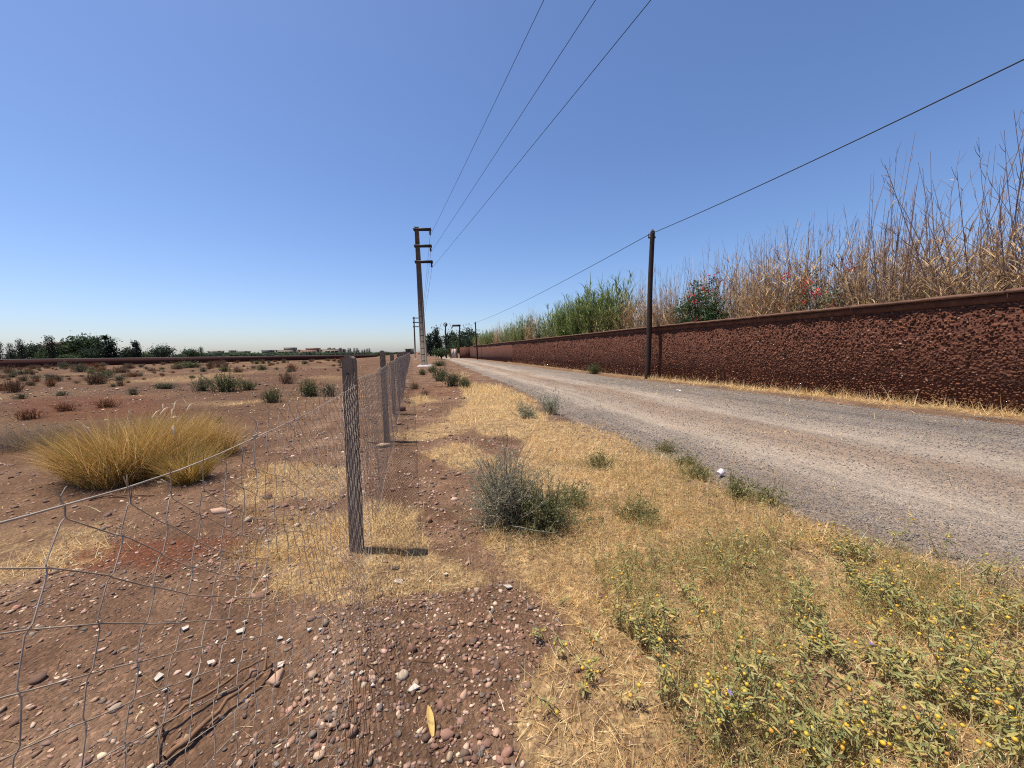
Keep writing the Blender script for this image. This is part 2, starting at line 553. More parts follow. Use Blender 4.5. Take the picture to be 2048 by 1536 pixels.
def road_material():
    m, nt, b = new_mat("road_gravel")
    tc = nt.nodes.new("ShaderNodeTexCoord").outputs["Object"]
    at = N(nt, "ShaderNodeAttribute", attribute_name="Col")
    sp = nt.nodes.new("ShaderNodeSeparateColor"); nt.links.new(at.outputs[0], sp.inputs[0])
    mp = N(nt, "ShaderNodeMapping"); mp.inputs["Scale"].default_value = (1.0, 0.25, 1.0)
    mp.inputs["Rotation"].default_value = (0, 0, -0.22); nt.links.new(tc, mp.inputs[0])
    n0 = noise(nt, 1.6, 5, 0.6, mp.outputs[0])
    u = mth(nt, 'ADD', sp.outputs[0], mth(nt, 'MULTIPLY', mth(nt, 'SUBTRACT', n0.outputs[0], 0.5), 0.24))
    grey, pale, rust = lin(146, 134, 121), lin(172, 158, 142), lin(158, 140, 122)
    prof = ramp(nt, u, [(0.0, lin(130, 118, 108)), (0.14, grey), (0.24, pale), (0.34, rust), (0.40, lin(152, 132, 114)), (0.50, pale), (0.62, lin(154, 142, 129)), (0.75, lin(138, 128, 117)), (0.93, lin(136, 124, 112)), (1.0, lin(150, 120, 96))])
    sx = nt.nodes.new("ShaderNodeSeparateXYZ"); nt.links.new(tc, sx.inputs[0])
    cx = nt.nodes.new("ShaderNodeCombineXYZ")
    nt.links.new(mth(nt, 'MULTIPLY', sp.outputs[0], 34.0), cx.inputs[0]); nt.links.new(mth(nt, 'MULTIPLY', sx.outputs[1], 0.22), cx.inputs[1])
    st = noise(nt, 1.0, 5, 0.62, cx.outputs[0])
    stc = ramp(nt, st.outputs[0], [(0.30, (0.80, 0.78, 0.77)), (0.5, (0.98, 0.96, 0.94)), (0.68, (1.16, 1.13, 1.08))])
    dirt = noise(nt, 0.55, 5, 0.65, mp.outputs[0])
    dm = ramp(nt, dirt.outputs[0], [(0.52, (0, 0, 0)), (0.68, (0.55,) * 3)])
    vo = N(nt, "ShaderNodeTexVoronoi", Scale=48.0); nt.links.new(tc, vo.inputs["Vector"])
    vo2 = N(nt, "ShaderNodeTexVoronoi", Scale=110.0); nt.links.new(tc, vo2.inputs["Vector"])
    cr = ramp(nt, vo.outputs["Color"], [(0.0, (0.62, 0.62, 0.64)), (0.5, (0.95,) * 3), (1.0, (1.4, 1.36, 1.3))])
    cr2 = ramp(nt, vo2.outputs["Color"], [(0.0, (0.7,) * 3), (1.0, (1.25,) * 3)])
    c = mix(nt, dm.outputs[0], prof.outputs[0], lin(152, 126, 104))
    c = mix(nt, 0.9, c, stc.outputs[0], 'MULTIPLY')
    c = mix(nt, 0.75, c, cr.outputs[0], 'MULTIPLY')
    c = mix(nt, 0.7, c, cr2.outputs[0], 'MULTIPLY')
    n1 = noise(nt, 0.9, 6, 0.65, tc)
    gg = ramp(nt, n1.outputs[0], [(0.3, (0.85,) * 3), (0.7, (1.12, 1.1, 1.08))])
    c = mix(nt, 1.0, c, gg.outputs[0], 'MULTIPLY')
    sc = nt.nodes.new("ShaderNodeHueSaturation"); sc.inputs["Value"].default_value = 0.80
    nt.links.new(c, sc.inputs["Color"])
    nt.links.new(sc.outputs[0], b.inputs["Base Color"])
    b.inputs["Roughness"].default_value = 0.95; b.inputs["Specular IOR Level"].default_value = 0.15
    hh = mth(nt, 'ADD', mth(nt, 'SUBTRACT', 1.0, vo.outputs["Distance"]), mth(nt, 'MULTIPLY', mth(nt, 'SUBTRACT', 1.0, vo2.outputs["Distance"]), 0.5))
    bump(nt, b, hh, 0.8, 0.02)
    return m
tag(obj("gravel_road", me, road_material()), kind="structure")

def road_z(x, y):
    u = (x - (road_left(y) - 0.7)) / ((road_right(y) + 0.35) - (road_left(y) - 0.7))
    e = np.minimum(u, 1 - u)
    z = -0.012 - 0.07 * (1 - sstep(0.0, 0.09, e)) + 0.012 * (fbm(x * 1.3, y * 0.5, 5, 3) - 0.5)
    for uc, dep in ((0.24, 0.018), (0.50, 0.018)): z = z - dep * np.exp(-((u - uc) / 0.055) ** 2)
    return z + 0.012 * np.exp(-((u - 0.37) / 0.06) ** 2), u
# ================================================================== the rubble wall along the road
def wall_material(name, c0, c1, c2, bd):
    m, nt, b = new_mat(name)
    tc = nt.nodes.new("ShaderNodeTexCoord").outputs["Object"]
    n = noise(nt, 3, 6, 0.7, tc); vo = N(nt, "ShaderNodeTexVoronoi", Scale=15.0); nt.links.new(tc, vo.inputs["Vector"])
    r = ramp(nt, n.outputs[0], [(0.3, c0), (0.5, c1), (0.72, c2)])
    cr = ramp(nt, vo.outputs["Color"], [(0.0, (0.75,) * 3), (0.8, (1.1,) * 3), (1.0, (1.5, 1.45, 1.4))])
    c = mix(nt, 0.6, r.outputs[0], cr.outputs[0], 'MULTIPLY')
    nt.links.new(c, b.inputs["Base Color"]); b.inputs["Roughness"].default_value = 0.95
    hh = mth(nt, 'ADD', mth(nt, 'SUBTRACT', 1.0, vo.outputs["Distance"]), n.outputs[0])
    bump(nt, b, hh, 1.0, bd)
    return m
M_WALL = wall_material("mud_mortar", lin(72, 43, 32), lin(86, 52, 39), lin(100, 62, 47), 0.05)
M_BEAM = wall_material("brown_render", lin(74, 46, 36), lin(88, 56, 43), lin(104, 70, 54), 0.008)
M_COPING = plain("coping_render", lin(104, 76, 61), 0.9, 2.5, 0.25, 0, 0.01, 30)
M_WSTONE = vcol("wall_stone", 1.0, 0.0, 0.3, 30.0, 0.004)
M_WSTONE.node_tree.nodes["Principled BSDF"].inputs["Specular IOR Level"].default_value = 0.05

WPTS = [np.array([x, y]) for x, y in zip(WALL_X, WALL_Y)]
def wall_frames():
    out = []
    for k, p in enumerate(WPTS):
        a = WPTS[max(0, k - 1)]; c = WPTS[min(len(WPTS) - 1, k + 1)]
        d = (c - a) / np.linalg.norm(c - a)
        out.append((p, d, np.array([d[1], -d[0]])))       # normal to the right, away from the road
    return out
WF = wall_frames()
def wall_strip(o0, o1, z0, z1, base):
    """closed prism along the wall between offsets o0..o1 (right of face) and heights z0..z1"""
    V, F = [], []
    for p, d, n in WF:
        for o, z in ((o0, z0), (o1, z0), (o1, z1), (o0, z1)):
            q = p + n * o
            V.append((q[0] - base[0], q[1] - base[1], z))
    for k in range(len(WF) - 1):
        for a in range(4):
            b2 = (a + 1) % 4
            F.append([k * 4 + a, k * 4 + b2, (k + 1) * 4 + b2, (k + 1) * 4 + a])
    F.append([0, 3, 2, 1]); e = (len(WF) - 1) * 4; F.append([e, e + 1, e + 2, e + 3])
    return (np.array(V), np.array(F), None)
wbase = (9.6, 7.2)
wall = thing("rubble_wall", "long dark brown rubble stone wall with a pale coping beside the gravel road", "wall", (*wbase, 0))
obj("wall_core", make_mesh("wall_core", [wall_strip(0.03, 0.36, -0.3, 2.17, wbase)]), M_WALL, wall)
obj("top_beam", make_mesh("top_beam", [wall_strip(0.018, 0.37, 2.17, 2.33, wbase)]), M_BEAM, wall)
# coping laid in lengths, edges a little uneven
seg_y = np.concatenate([np.arange(-8, 30, 2.6), np.arange(30, 78, 6.0)])
for k in range(len(seg_y) - 1):
    y0, y1 = seg_y[k], seg_y[k + 1] - 0.012
    pts = []
    for yy in np.linspace(y0, y1, 13):
        x = float(np.interp(yy, WALL_Y, WALL_X)); d = np.array([-0.27, 1]) / math.hypot(0.27, 1); n = np.array([d[1], -d[0]])
        pts.append((np.array([x, yy]), n))
    V, F = [], []
    dz = random.uniform(-0.006, 0.006)
    for p, n in pts:
        oh = -0.07 + random.uniform(-0.025, 0.02)
        for o, z in ((oh, 2.33 + dz), (0.43, 2.33 + dz), (0.43, 2.40 + dz), (oh + 0.015, 2.40 + dz + random.uniform(-0.016, 0.008))):
            q = p + n * o; V.append((q[0] - wbase[0], q[1] - wbase[1], z + 0.003))
    for a in range(12):
        for e in range(4):
            e2 = (e + 1) % 4
            F.append([a * 4 + e, a * 4 + e2, a * 4 + 4 + e2, a * 4 + 4 + e])
    F += [[0, 3, 2, 1], [48, 49, 50, 51]]
    obj("coping_slab", make_mesh("coping_slab", [(np.array(V), np.array(F), None)]), M_COPING, wall)

WCOLS = [lin(90, 56, 42), lin(100, 63, 47), lin(80, 50, 38), lin(110, 72, 55), lin(92, 64, 52), lin(74, 48, 39), lin(116, 80, 62)]
def wall_stones(y0, y1, sp, size):
    L = (y1 - y0) * 1.045
    na_, nz = int(L / sp), int(2.15 / (sp * 0.72))
    A, Z = np.meshgrid(np.arange(na_), np.arange(nz), indexing='ij')
    A = (A + 0.5 * (Z % 2) + rng.uniform(-0.36, 0.36, A.shape)) / na_
    Z = (Z + 0.5 + rng.uniform(-0.36, 0.36, Z.shape)) / nz * 2.15
    yy = (y0 + A * (y1 - y0)).ravel(); z = Z.ravel()
    x = np.interp(yy, WALL_Y, WALL_X)
    d = np.array([-0.28, 1]) / math.hypot(0.28, 1); n = np.array([d[1], -d[0]])
    sl = size * (0.5 + 1.0 * rng.random(len(yy)) ** 1.5); sh = sl * rng.uniform(0.4, 0.8, len(yy)); sd = sl * rng.uniform(0.35, 0.7, len(yy))
    off = 0.030 + rng.uniform(-0.010, 0.010, len(yy))
    P = np.stack([x + n[0] * off - wbase[0], yy + n[1] * off - wbase[1], z], -1)
    m = len(yy)
    tl = rng.uniform(-0.9, 0.9, m); R = np.zeros((m, 3, 3))
    ax = np.stack([d[0] * np.cos(tl), d[1] * np.cos(tl), np.sin(tl)], -1)
    up = np.stack([-d[0] * np.sin(tl), -d[1] * np.sin(tl), np.cos(tl)], -1)
    R[:, :, 0] = ax; R[:, :, 2] = up; R[:, :, 1] = np.cross(up, ax)
    C = jitter_cols(m, WCOLS, 0.22)
    C = C * (0.72 + 0.56 * fbm(yy * 0.55, z * 0.9, 31, 4))[:, None]
    dust = (1 - sstep(0.05, 0.55, z + 0.35 * (fbm(yy * 1.2, z, 77, 3) - 0.5)))[:, None] * 0.5
    C = C * (1 - dust) + np.array(lin(128, 92, 70)) * dust
    lt = rng.random(m) < 0.025; C[lt] = jitter_cols(int(lt.sum()), [lin(150, 118, 100), lin(166, 142, 124), lin(136, 108, 94)])
    return P, np.stack([sl, sd, sh], -1), R, C
# the three hundred that show largest are pieces of their own
P1, S1, R1, C1 = wall_stones(7.30, 8.15, 0.062, 0.034)
o_ = np.argsort(P1[:, 1])[:300]
base_rocks = [rock_variant(ICO1, 300 + k, 0.3, 3) for k in range(8)]
sm_cache = []
for k in range(8):
    for q in range(5):
        me = make_mesh("stone", [(base_rocks[k], ICO1[1], jitter_cols(1, WCOLS if q < 4 else [lin(118, 84, 66)], 0.2)[0])])
        me.materials.append(M_WSTONE); sm_cache.append(me)
for q in o_:
    so = obj("stone", sm_cache[int(rng.integers(0, len(sm_cache)))], None, wall)
    so.matrix_local = Matrix.LocRotScale(Vector(P1[q]), Matrix(R1[q].tolist()).to_quaternion(), Vector(S1[q]))
parts = []
rest = np.setdiff1d(np.arange(len(P1)), o_)
if len(rest): parts += rock_field(P1[rest], S1[rest], ICO1, C1[rest], 8, R=R1[rest])
for y0, y1, sp, sz in ((2.0, 5.0, 0.11, 0.06), (5.0, 7.30, 0.075, 0.040), (8.16, 14, 0.062, 0.035), (14, 24, 0.078, 0.043), (24, 44, 0.12, 0.064)):
    P, S, R, C = wall_stones(y0, y1, sp, sz)
    parts += rock_field(P, S, ICO1 if 5.5 < y1 < 20 else OCT, C, 8, R=R)
so = obj("stones", make_mesh("stones", parts), M_WSTONE, wall); so["kind"] = "stuff"

# ================================================================== the wire fence on the left
def post_mesh():
    """slim concrete post with an arched, notched head"""
    w, dpt, h = 0.040, 0.042, 1.40
    prof = [(-w, -0.45), (-w * 0.97, h - 0.045)]
    for k in range(7):
        a = math.pi - k * math.pi / 6
        prof.append((math.cos(a) * w * 0.95, h - 0.045 + math.sin(a) * 0.04))
    prof.insert(6, (0.004, h - 0.017)); 
    prof += [(w * 0.97, h - 0.045), (w, -0.45)]
    prof = prof[:2] + prof[3:-3] + prof[-2:]
    bm = bmesh.new()
    f = [bm.verts.new((x, -dpt, z)) for x, z in prof]
    g = [bm.verts.new((x, dpt, z)) for x, z in prof]
    n = len(prof)
    bm.faces.new(f[::-1]); bm.faces.new(g)
    for k in range(n): bm.faces.new([f[k], f[(k + 1) % n], g[(k + 1) % n], g[k]])
    bmesh.ops.recalc_face_normals(bm, faces=list(bm.faces))
    es = [e for e in bm.edges if abs(e.verts[0].co.y - e.verts[1].co.y) < 1e-6]
    bmesh.ops.bevel(bm, geom=es, offset=0.006, segments=2, affect='EDGES')
    me = bpy.data.meshes.new("post"); bm.to_mesh(me); bm.free()
    return me
POST_ME = post_mesh()
POST_S = [-0.75, 2.82, 6.28, 9.0, 12.4, 16.0, 19.6, 23.2, 26.8, 30.4, 34.0, 37.6, 41.2, 45, 49, 53, 57, 61, 66, 71, 76, 82, 88]
POST_H = [1.0, 0.99, 1.03, 0.985, 1.0, 1.01, 0.995, 1.0, 1.02, 1.0] + [1.0] * 20
f0 = fence_pt(POST_S[1])
fence = thing("wire_fence", "chain link fence on grey concrete posts running beside the dirt verge", "fence", (f0[0], f0[1], 0))
def frel(p, z): return (p[0] - f0[0], p[1] - f0[1], z)
for k, s in enumerate(POST_S):
    p = fence_pt(s)
    po = obj("post", POST_ME, M_CONC, fence, frel(p, float(hgt(*p)) * 0.5))
    po.rotation_euler = (random.uniform(-.012, .012), random.uniform(-.012, .012) + (0.010 if k == 1 else 0), math.radians(14.4 if k > 1 else 6) + random.uniform(-.08, .08))
    po.scale = (1, 1, POST_H[k])
    if 0 < k < 4:       # wire tie twisted round the post through its hole, and the hole itself
        zt = 1.28 * POST_H[k]
        a = np.linspace(0, 2 * np.pi, 13)
        T = np.stack([np.cos(a) * 0.052, np.sin(a) * 0.052, zt - 0.10 + 0.012 * np.sin(a * 1.5)], -1)
        V, F = tubes(T, 0.0016, 4)
        obj("tie_wire", make_mesh("tie_wire", [(V, F, None)]), M_WIRE, po)
        V, F = tubes(np.array([[0, -0.0475, zt], [0, -0.035, zt]]), 0.009, 8)
        V2 = np.concatenate([V, [[0, -0.047, zt]]]); F3 = np.array([[q, (q + 1) % 8, 16] for q in range(8)])
        obj("bolt_hole", make_mesh("bolt_hole", [(V, F, None), (V2, F3, None)]), M_STEEL, po)
        T = np.array([[0, -0.05, zt], [-0.012, -0.056, zt - 0.05], [-0.03, -0.06, zt - 0.075], [-0.055, -0.05, zt - 0.1], [-0.075, -0.03, zt - 0.12]])
        V, F = tubes(T, 0.0018, 4)
        obj("tie_wire", make_mesh("tie_wire", [(V, F, None)]), M_WIRE, po)

def mesh_xyz(s, z, near):
    """a point of the wire fabric: s along the fence, z up; the fabric hangs on the road side and bellies out low down"""
    s = np.asarray(s, float); z = np.asarray(z, float)
    off = 0.057 + 0.06 * sstep(1.0, 0.0, z) * (0.5 + vnoise(s * 0.9, z * 0 + 2, 12)) + 0.018 * (vnoise(s * 3.1, z * 3.1, 5) - 0.5)
    P = np.stack([FD[0] * s + FN[0] * (FPERP + off) - f0[0], FD[1] * s + FN[1] * (FPERP + off) - f0[1], z + 0 * s], -1)
    return P

def strands(s0, s1, p, q, top, shear, sub, k, rad_, wob, seed):
    """zigzag wires, neighbours hooked into one another"""
    r = np.random.default_rng(seed)
    n = int((s1 - s0) / p); rows = int((top - 0.0) / q)
    out = []
    for a in range(n):
        ks = np.arange(rows + 1)
        s = s0 + p * (a + ((ks + a) % 2)) ; z = top - q * ks
        z = z + (0.05 if sub > 1 else 0.025) * (vnoise(s * 2.3, z * 0, 77) - 0.5) * 2 - (0.03 * (1 - sstep(0.5, 1.3, s)) if sub > 1 else 0)
        zz = top - z
        s = s + shear(s) * zz + wob * (vnoise(s * 4, z * 4, seed) - 0.5)
        z = z + wob * (vnoise(s * 4 + 50, z * 4, seed + 3) - 0.5)
        Pn = mesh_xyz(s, np.maximum(z, 0.012), True)
        if sub > 1:                      # soft knuckles where neighbours hook: straight runs with short bends at the ends
            segs = [Pn[0][None]]
            for b in range(len(Pn) - 1):
                A, B = Pn[b], Pn[b + 1]
                side = np.array([FN[0], FN[1], 0]) * (0.0022 if b % 2 else -0.0022)
                for t in (0.10, 0.9, 1.0):
                    segs.append((A + (B - A) * t + (side if t != 1.0 else 0))[None])
            Pn = np.concatenate(segs)
            # a short twisted end stands above the top row
            e = Pn[0]; hgt_ = r.uniform(0.015, 0.075)
            tw = np.array([[e[0] + r.uniform(-.012, .012), e[1] + r.uniform(-.012, .012), e[2] + hgt_],
                           [e[0] + 0.006 + r.uniform(-.006, .006), e[1] - .004, e[2] + hgt_ * 0.66],
                           [e[0] - 0.005, e[1] + .005 + r.uniform(-.004, .004), e[2] + hgt_ * 0.33]])
            Pn = np.concatenate([tw, Pn])
        out.append(Pn)
    return out
near_shear = lambda s: 0.62 * (1 - sstep(0.9, 2.4, s)) + 0.05
for Pn in strands(-0.70, 2.86, 0.046, 0.041, 1.205, near_shear, 3, 4, 0.0014, 0.060, 3):
    V, F = tubes(Pn, 0.00095, 4)
    obj("mesh_wire", make_mesh("mesh_wire", [(V, F, None)], True), M_WIRE, fence)
# tension wire of the near bay, sagging a little, with twisted tie knots
ss = np.linspace(-0.75, 2.80, 30)
zz = np.interp(ss, [-0.75, 0.2, 0.42, 0.6, 0.86, 1.5, 2.8], [1.38, 1.285, 1.254, 1.228, 1.205, 1.188, 1.186])
zz[1:-1] = 0.25 * zz[:-2] + 0.5 * zz[1:-1] + 0.25 * zz[2:]
V, F = tubes(mesh_xyz(ss, zz, True) + np.array([FN[0] * .004, FN[1] * .004, 0]), 0.0013, 6)
obj("tension_wire", make_mesh("tension_wire", [(V, F, None)], True), M_WIRE, fence)
for sk in (1.05, 2.2):
    a = np.linspace(0, 5 * 2 * np.pi, 50)
    c = mesh_xyz(np.array([sk]), np.array([float(np.interp(sk, ss, zz))]), True)[0]
    T = np.stack([c[0] + FD[0] * (a / 31.4 - .5) * 0.03 + 0.004 * np.cos(a), c[1] + FD[1] * (a / 31.4 - .5) * 0.03 + 0.004 * np.sin(a), c[2] + 0.006 * np.sin(a + 1)], -1)
    V, F = tubes(T, 0.0013, 4)
    obj("tie_wire", make_mesh("tie_wire", [(V, F, None)]), M_WIRE, fence)
for b in range(1, len(POST_S) - 1):
    s0, s1 = POST_S[b], POST_S[b + 1]
    st = strands(s0, s1, 0.054 if b < 5 else 0.09, 0.048 if b < 5 else 0.085, 1.25 if b != 1 else 1.22, (lambda s: 0.16 + 0 * s) if b < 3 else (lambda s: 0.05 + 0 * s), 1, 3, 0.0015, 0.03 if b == 1 else 0.015, 20 + b)
    prt = []
    for Pn in st:
        V, F = tubes(Pn, 0.0020 if b < 3 else 0.0024, 3); prt.append((V, F, None))
    mo = obj("mesh_panel", make_mesh("mesh_panel", prt), M_WIRE, fence); mo["kind"] = "stuff"
    sw = np.linspace(s0, s1, 8)
    V, F = tubes(mesh_xyz(sw, 1.22 - 0.03 * np.sin((sw - s0) / (s1 - s0) * math.pi), False), 0.002, 4)
    obj("tension_wire", make_mesh("tension_wire", [(V, F, None)]), M_WIRE, fence)
# ================================================================== power poles, wires
M_PCONC = plain("pole_concrete", lin(112, 101, 92), 0.9, 3, 0.22, 0, 0.006, 50)
M_PAD = plain("white_pad", lin(214, 206, 198), 0.9, 5, 0.12, 0, 0.006, 20)
M_WOOD = plain("creosoted_wood", lin(52, 40, 34), 0.85, 6, 0.35, 0, 0.006, 30)
M_GLASSI = plain("insulator_brown", lin(60, 44, 40), 0.25, 6, 0.2)

def concrete_pole(name, label, base, rz, hp, wb, wt, arms, arm_len, lean=(0, 0)):
    t = thing(name, label, "power pole", base, rz, "concrete power poles along the fence")
    t.rotation_euler = (lean[0], lean[1], rz)
    def width(z): return wb + (wt - wb) * z / hp
    for sx in (-1, 1):
        V = []
        for z in (-0.4, hp):
            w = width(max(z, 0)); fl = w * 0.22
            x0, x1 = sx * w / 2, sx * (w / 2 - fl)
            dp = w * 0.42
            V += [(x0, -dp, z), (x1, -dp, z), (x1, dp, z), (x0, dp, z)]
        F = [[0, 1, 2, 3], [4, 7, 6, 5]] + [[a, (a + 1) % 4 + 0, (a + 1) % 4 + 4, a + 4] for a in range(4)]
        obj("flange", make_mesh("flange", [(np.array(V), np.array(F), None)]), M_PCONC, t)
    V = []
    for z in (-0.4, hp - 0.02):
        w = width(max(z, 0)) * 0.5 - 0.001; dp = width(max(z, 0)) * 0.30
        w *= 0.6
        V += [(-w, -dp, z), (w, -dp, z), (w, dp, z), (-w, dp, z)]
    F = [[0, 1, 2, 3], [4, 7, 6, 5]] + [[a, (a + 1) % 4, (a + 1) % 4 + 4, a + 4] for a in range(4)]
    obj("web", make_mesh("web", [(np.array(V), np.array(F), None)]), M_PCONC, t)
    nr_ = int((hp - 1) / 0.60)
    for k in range(nr_):
        z = 0.5 + k * 0.60; w = width(z) * 0.28 - 0.002; dp = width(z) * 0.38
        obj("rung", make_mesh("rung", [box_part(-w - 0.03 * width(z), w + 0.03 * width(z), -dp, dp, z, z + 0.09)]), M_PCONC, t)
    for z, ln in zip(arms, arm_len):
        w = width(z)
        arm = obj("crossarm", make_mesh("crossarm", [box_part(-w / 2 - 0.12, ln, -0.42 * w - 0.09, -0.42 * w - 0.005, z - 0.07, z + 0.08),
                                                     box_part(-w / 2 - 0.12, ln, 0.42 * w + 0.005, 0.42 * w + 0.09, z - 0.07, z + 0.08),
                                                     box_part(-w / 2 - 0.10, -w / 2 - 0.02, -0.42 * w - 0.004, 0.42 * w + 0.004, z - 0.12, z + 0.12),
                                                     box_part(ln - 0.13, ln - 0.02, -0.42 * w - 0.004, 0.42 * w + 0.004, z - 0.12, z + 0.12)]), M_STEEL, t)
        prof = [(0.0, 0.02), (-0.06, 0.02), (-0.08, 0.09), (-0.13, 0.10), (-0.15, 0.05), (-0.20, 0.09), (-0.25, 0.10), (-0.27, 0.05), (-0.33, 0.09), (-0.38, 0.09), (-0.42, 0.03), (-0.5, 0.02)]
        P = np.array([[ln - 0.12, 0, z - 0.07 + a] for a, _ in prof]); R = np.array([[b2 for _, b2 in prof]])
        V, F = tubes(P, R, 8)
        obj("insulator", make_mesh("insulator", [(V, F, None)], True), M_GLASSI, arm)
    pm = bevel_box("concrete_pad", wb * 2.6, wb * 2.2, 0.3, 0.06, 2, 0.8)
    pd = obj("concrete_pad", pm, M_PAD, t); pd.location = (0.1, 0, -0.14)
    return t

PB = gp(848.5, 733)
hp = 12.95
ARMZ = [12.72, 11.22, 9.78]; ARML = [1.32, 1.30, 1.32]
concrete_pole("power_pole", "tall tapered concrete power pole with three crossarms beside the fence", PB, math.radians(6), hp, 0.60, 0.36, ARMZ, ARML, (0, math.radians(-1.0)))
PB2 = gp(831, 719)
concrete_pole("power_pole", "distant slim power pole behind the tall one, three thin crossarms", PB2, math.radians(8), 7.95, 0.30, 0.20, [7.7, 6.9, 6.1], [1.5, 1.5, 1.5])
def arm_tip(base, rz, x, z, lean=0.0):
    zz_ = z * math.cos(lean) ; xx = x * math.cos(lean) + z * math.sin(lean)
    return np.array([base.x + xx * math.cos(rz), base.y + xx * math.sin(rz), base.z + zz_])
def wire(name, label, A, B, sag, r=0.009, n=24, group=None, cat="wire"):
    t = np.linspace(0, 1, n)[:, None]
    P = np.asarray(A)[None] * (1 - t) + np.asarray(B)[None] * t
    P[:, 2] -= 4 * sag * (t[:, 0] * (1 - t[:, 0]))
    V, F = tubes(P - P[0], r, 5)
    return tag(obj(name, make_mesh(name, [(V, F, None)], True), M_CABLE, None, P[0]), label, cat, group)
NEAR_PX = [(1087, 0), (1190, 0), (1300, 0)]
for k, nm in enumerate(("top", "middle", "bottom")):
    A = arm_tip(PB, math.radians(6), ARML[k] - 0.12, ARMZ[k] - 0.55, math.radians(-1.0))
    d = ray(*NEAR_PX[k]); zt = A[2] - 0.12
    t = (zt - H) / d.z
    Q = np.array([d.x * t, d.y * t, zt])
    B = A + (Q - A) * 1.9; B[2] = A[2]
    wire("power_line", f"overhead power line from the {nm} crossarm of the tall pole crossing the sky", A, B, 0.14, 0.0095)
    A2 = arm_tip(PB2, math.radians(8), 1.38, [7.7, 6.9, 6.1][k] - 0.5)
    wire("power_line", f"thin line from the {nm} crossarm of the tall pole down to the distant pole", A, A2, 0.25, 0.012)

def round_pole(name, label, base, h, r0, r1, lean=(0, 0), group=None):
    t = thing(name, label, "pole", base, 0, group)
    n = 9
    zs = np.linspace(-0.3, h, n)
    P = np.stack([lean[0] * zs / h + 0.02 * np.sin(zs * 1.1), lean[1] * zs / h + 0.015 * np.cos(zs * 0.9), zs], -1)
    R = np.linspace(r0, r1, n)
    V, F = tubes(P, R[None], 10)
    tip = np.concatenate([V[-10:], [P[-1] + np.array([0, 0, r1 * 1.3])]]); tf = np.array([[q, (q + 1) % 10, 10] for q in range(10)])
    obj("shaft", make_mesh("shaft", [(V, F, None), (tip, tf, None)], True), M_WOOD, t)
    zb = h - 0.28
    br = obj("bracket", make_mesh("bracket", [box_part(P[-1][0] - r1 - 0.09, P[-1][0] + r1 + 0.03, P[-1][1] - 0.03, P[-1][1] + 0.03, zb, zb + 0.07)]), M_STEEL, t)
    V, F = tubes(np.array([[P[-1][0] - r1 - 0.07, P[-1][1], zb + 0.06], [P[-1][0] - r1 - 0.07, P[-1][1], zb + 0.2]]), np.array([[0.03, 0.02]]), 6)
    obj("clamp", make_mesh("clamp", [(V, F, None)]), M_STEEL, br)
    return t
WP = gp(1294.5, 757.5)
hw = 6.55
round_pole("wooden_pole", "dark wooden telephone pole standing close to the rubble wall", WP, hw, 0.12, 0.10, (0.16, 0.05))
WP2 = gp(955, 719.5)
round_pole("wooden_pole", "thin dark wooden pole far down the road before the wall", WP2, 6.1, 0.13, 0.09, (-0.2, 0))
top1 = np.array([WP.x + 0.16 - 0.2, WP.y, WP.z + hw - 0.15]); top2 = np.array([WP2.x - 0.4, WP2.y, WP2.z + 6.0])
d = ray(2048, 118); t = (top1[2] - 0.25 - H) / d.z
Q = np.array([d.x * t, d.y * t, top1[2] - 0.25]); B = top1 + (Q - top1) * 1.8; B[2] = top1[2]
wire("telephone_cable", "black telephone cable rising from the wooden pole over the reeds", top1, B, 0.26, 0.014)
wire("telephone_cable", "black telephone cable descending from the near wooden pole to the far one", top1, top2, 0.35, 0.014)
# a flat stone slab lies at the foot of the near pole
sl = obj("stone_slab", bevel_box("stone_slab", 0.42, 0.26, 0.05, 0.012), M_CONC, None, (WP.x + 0.36, WP.y - 0.05, -0.01)); sl.rotation_euler[2] = 0.2
tag(sl, "small flat grey slab at the foot of the near wooden pole", "slab")

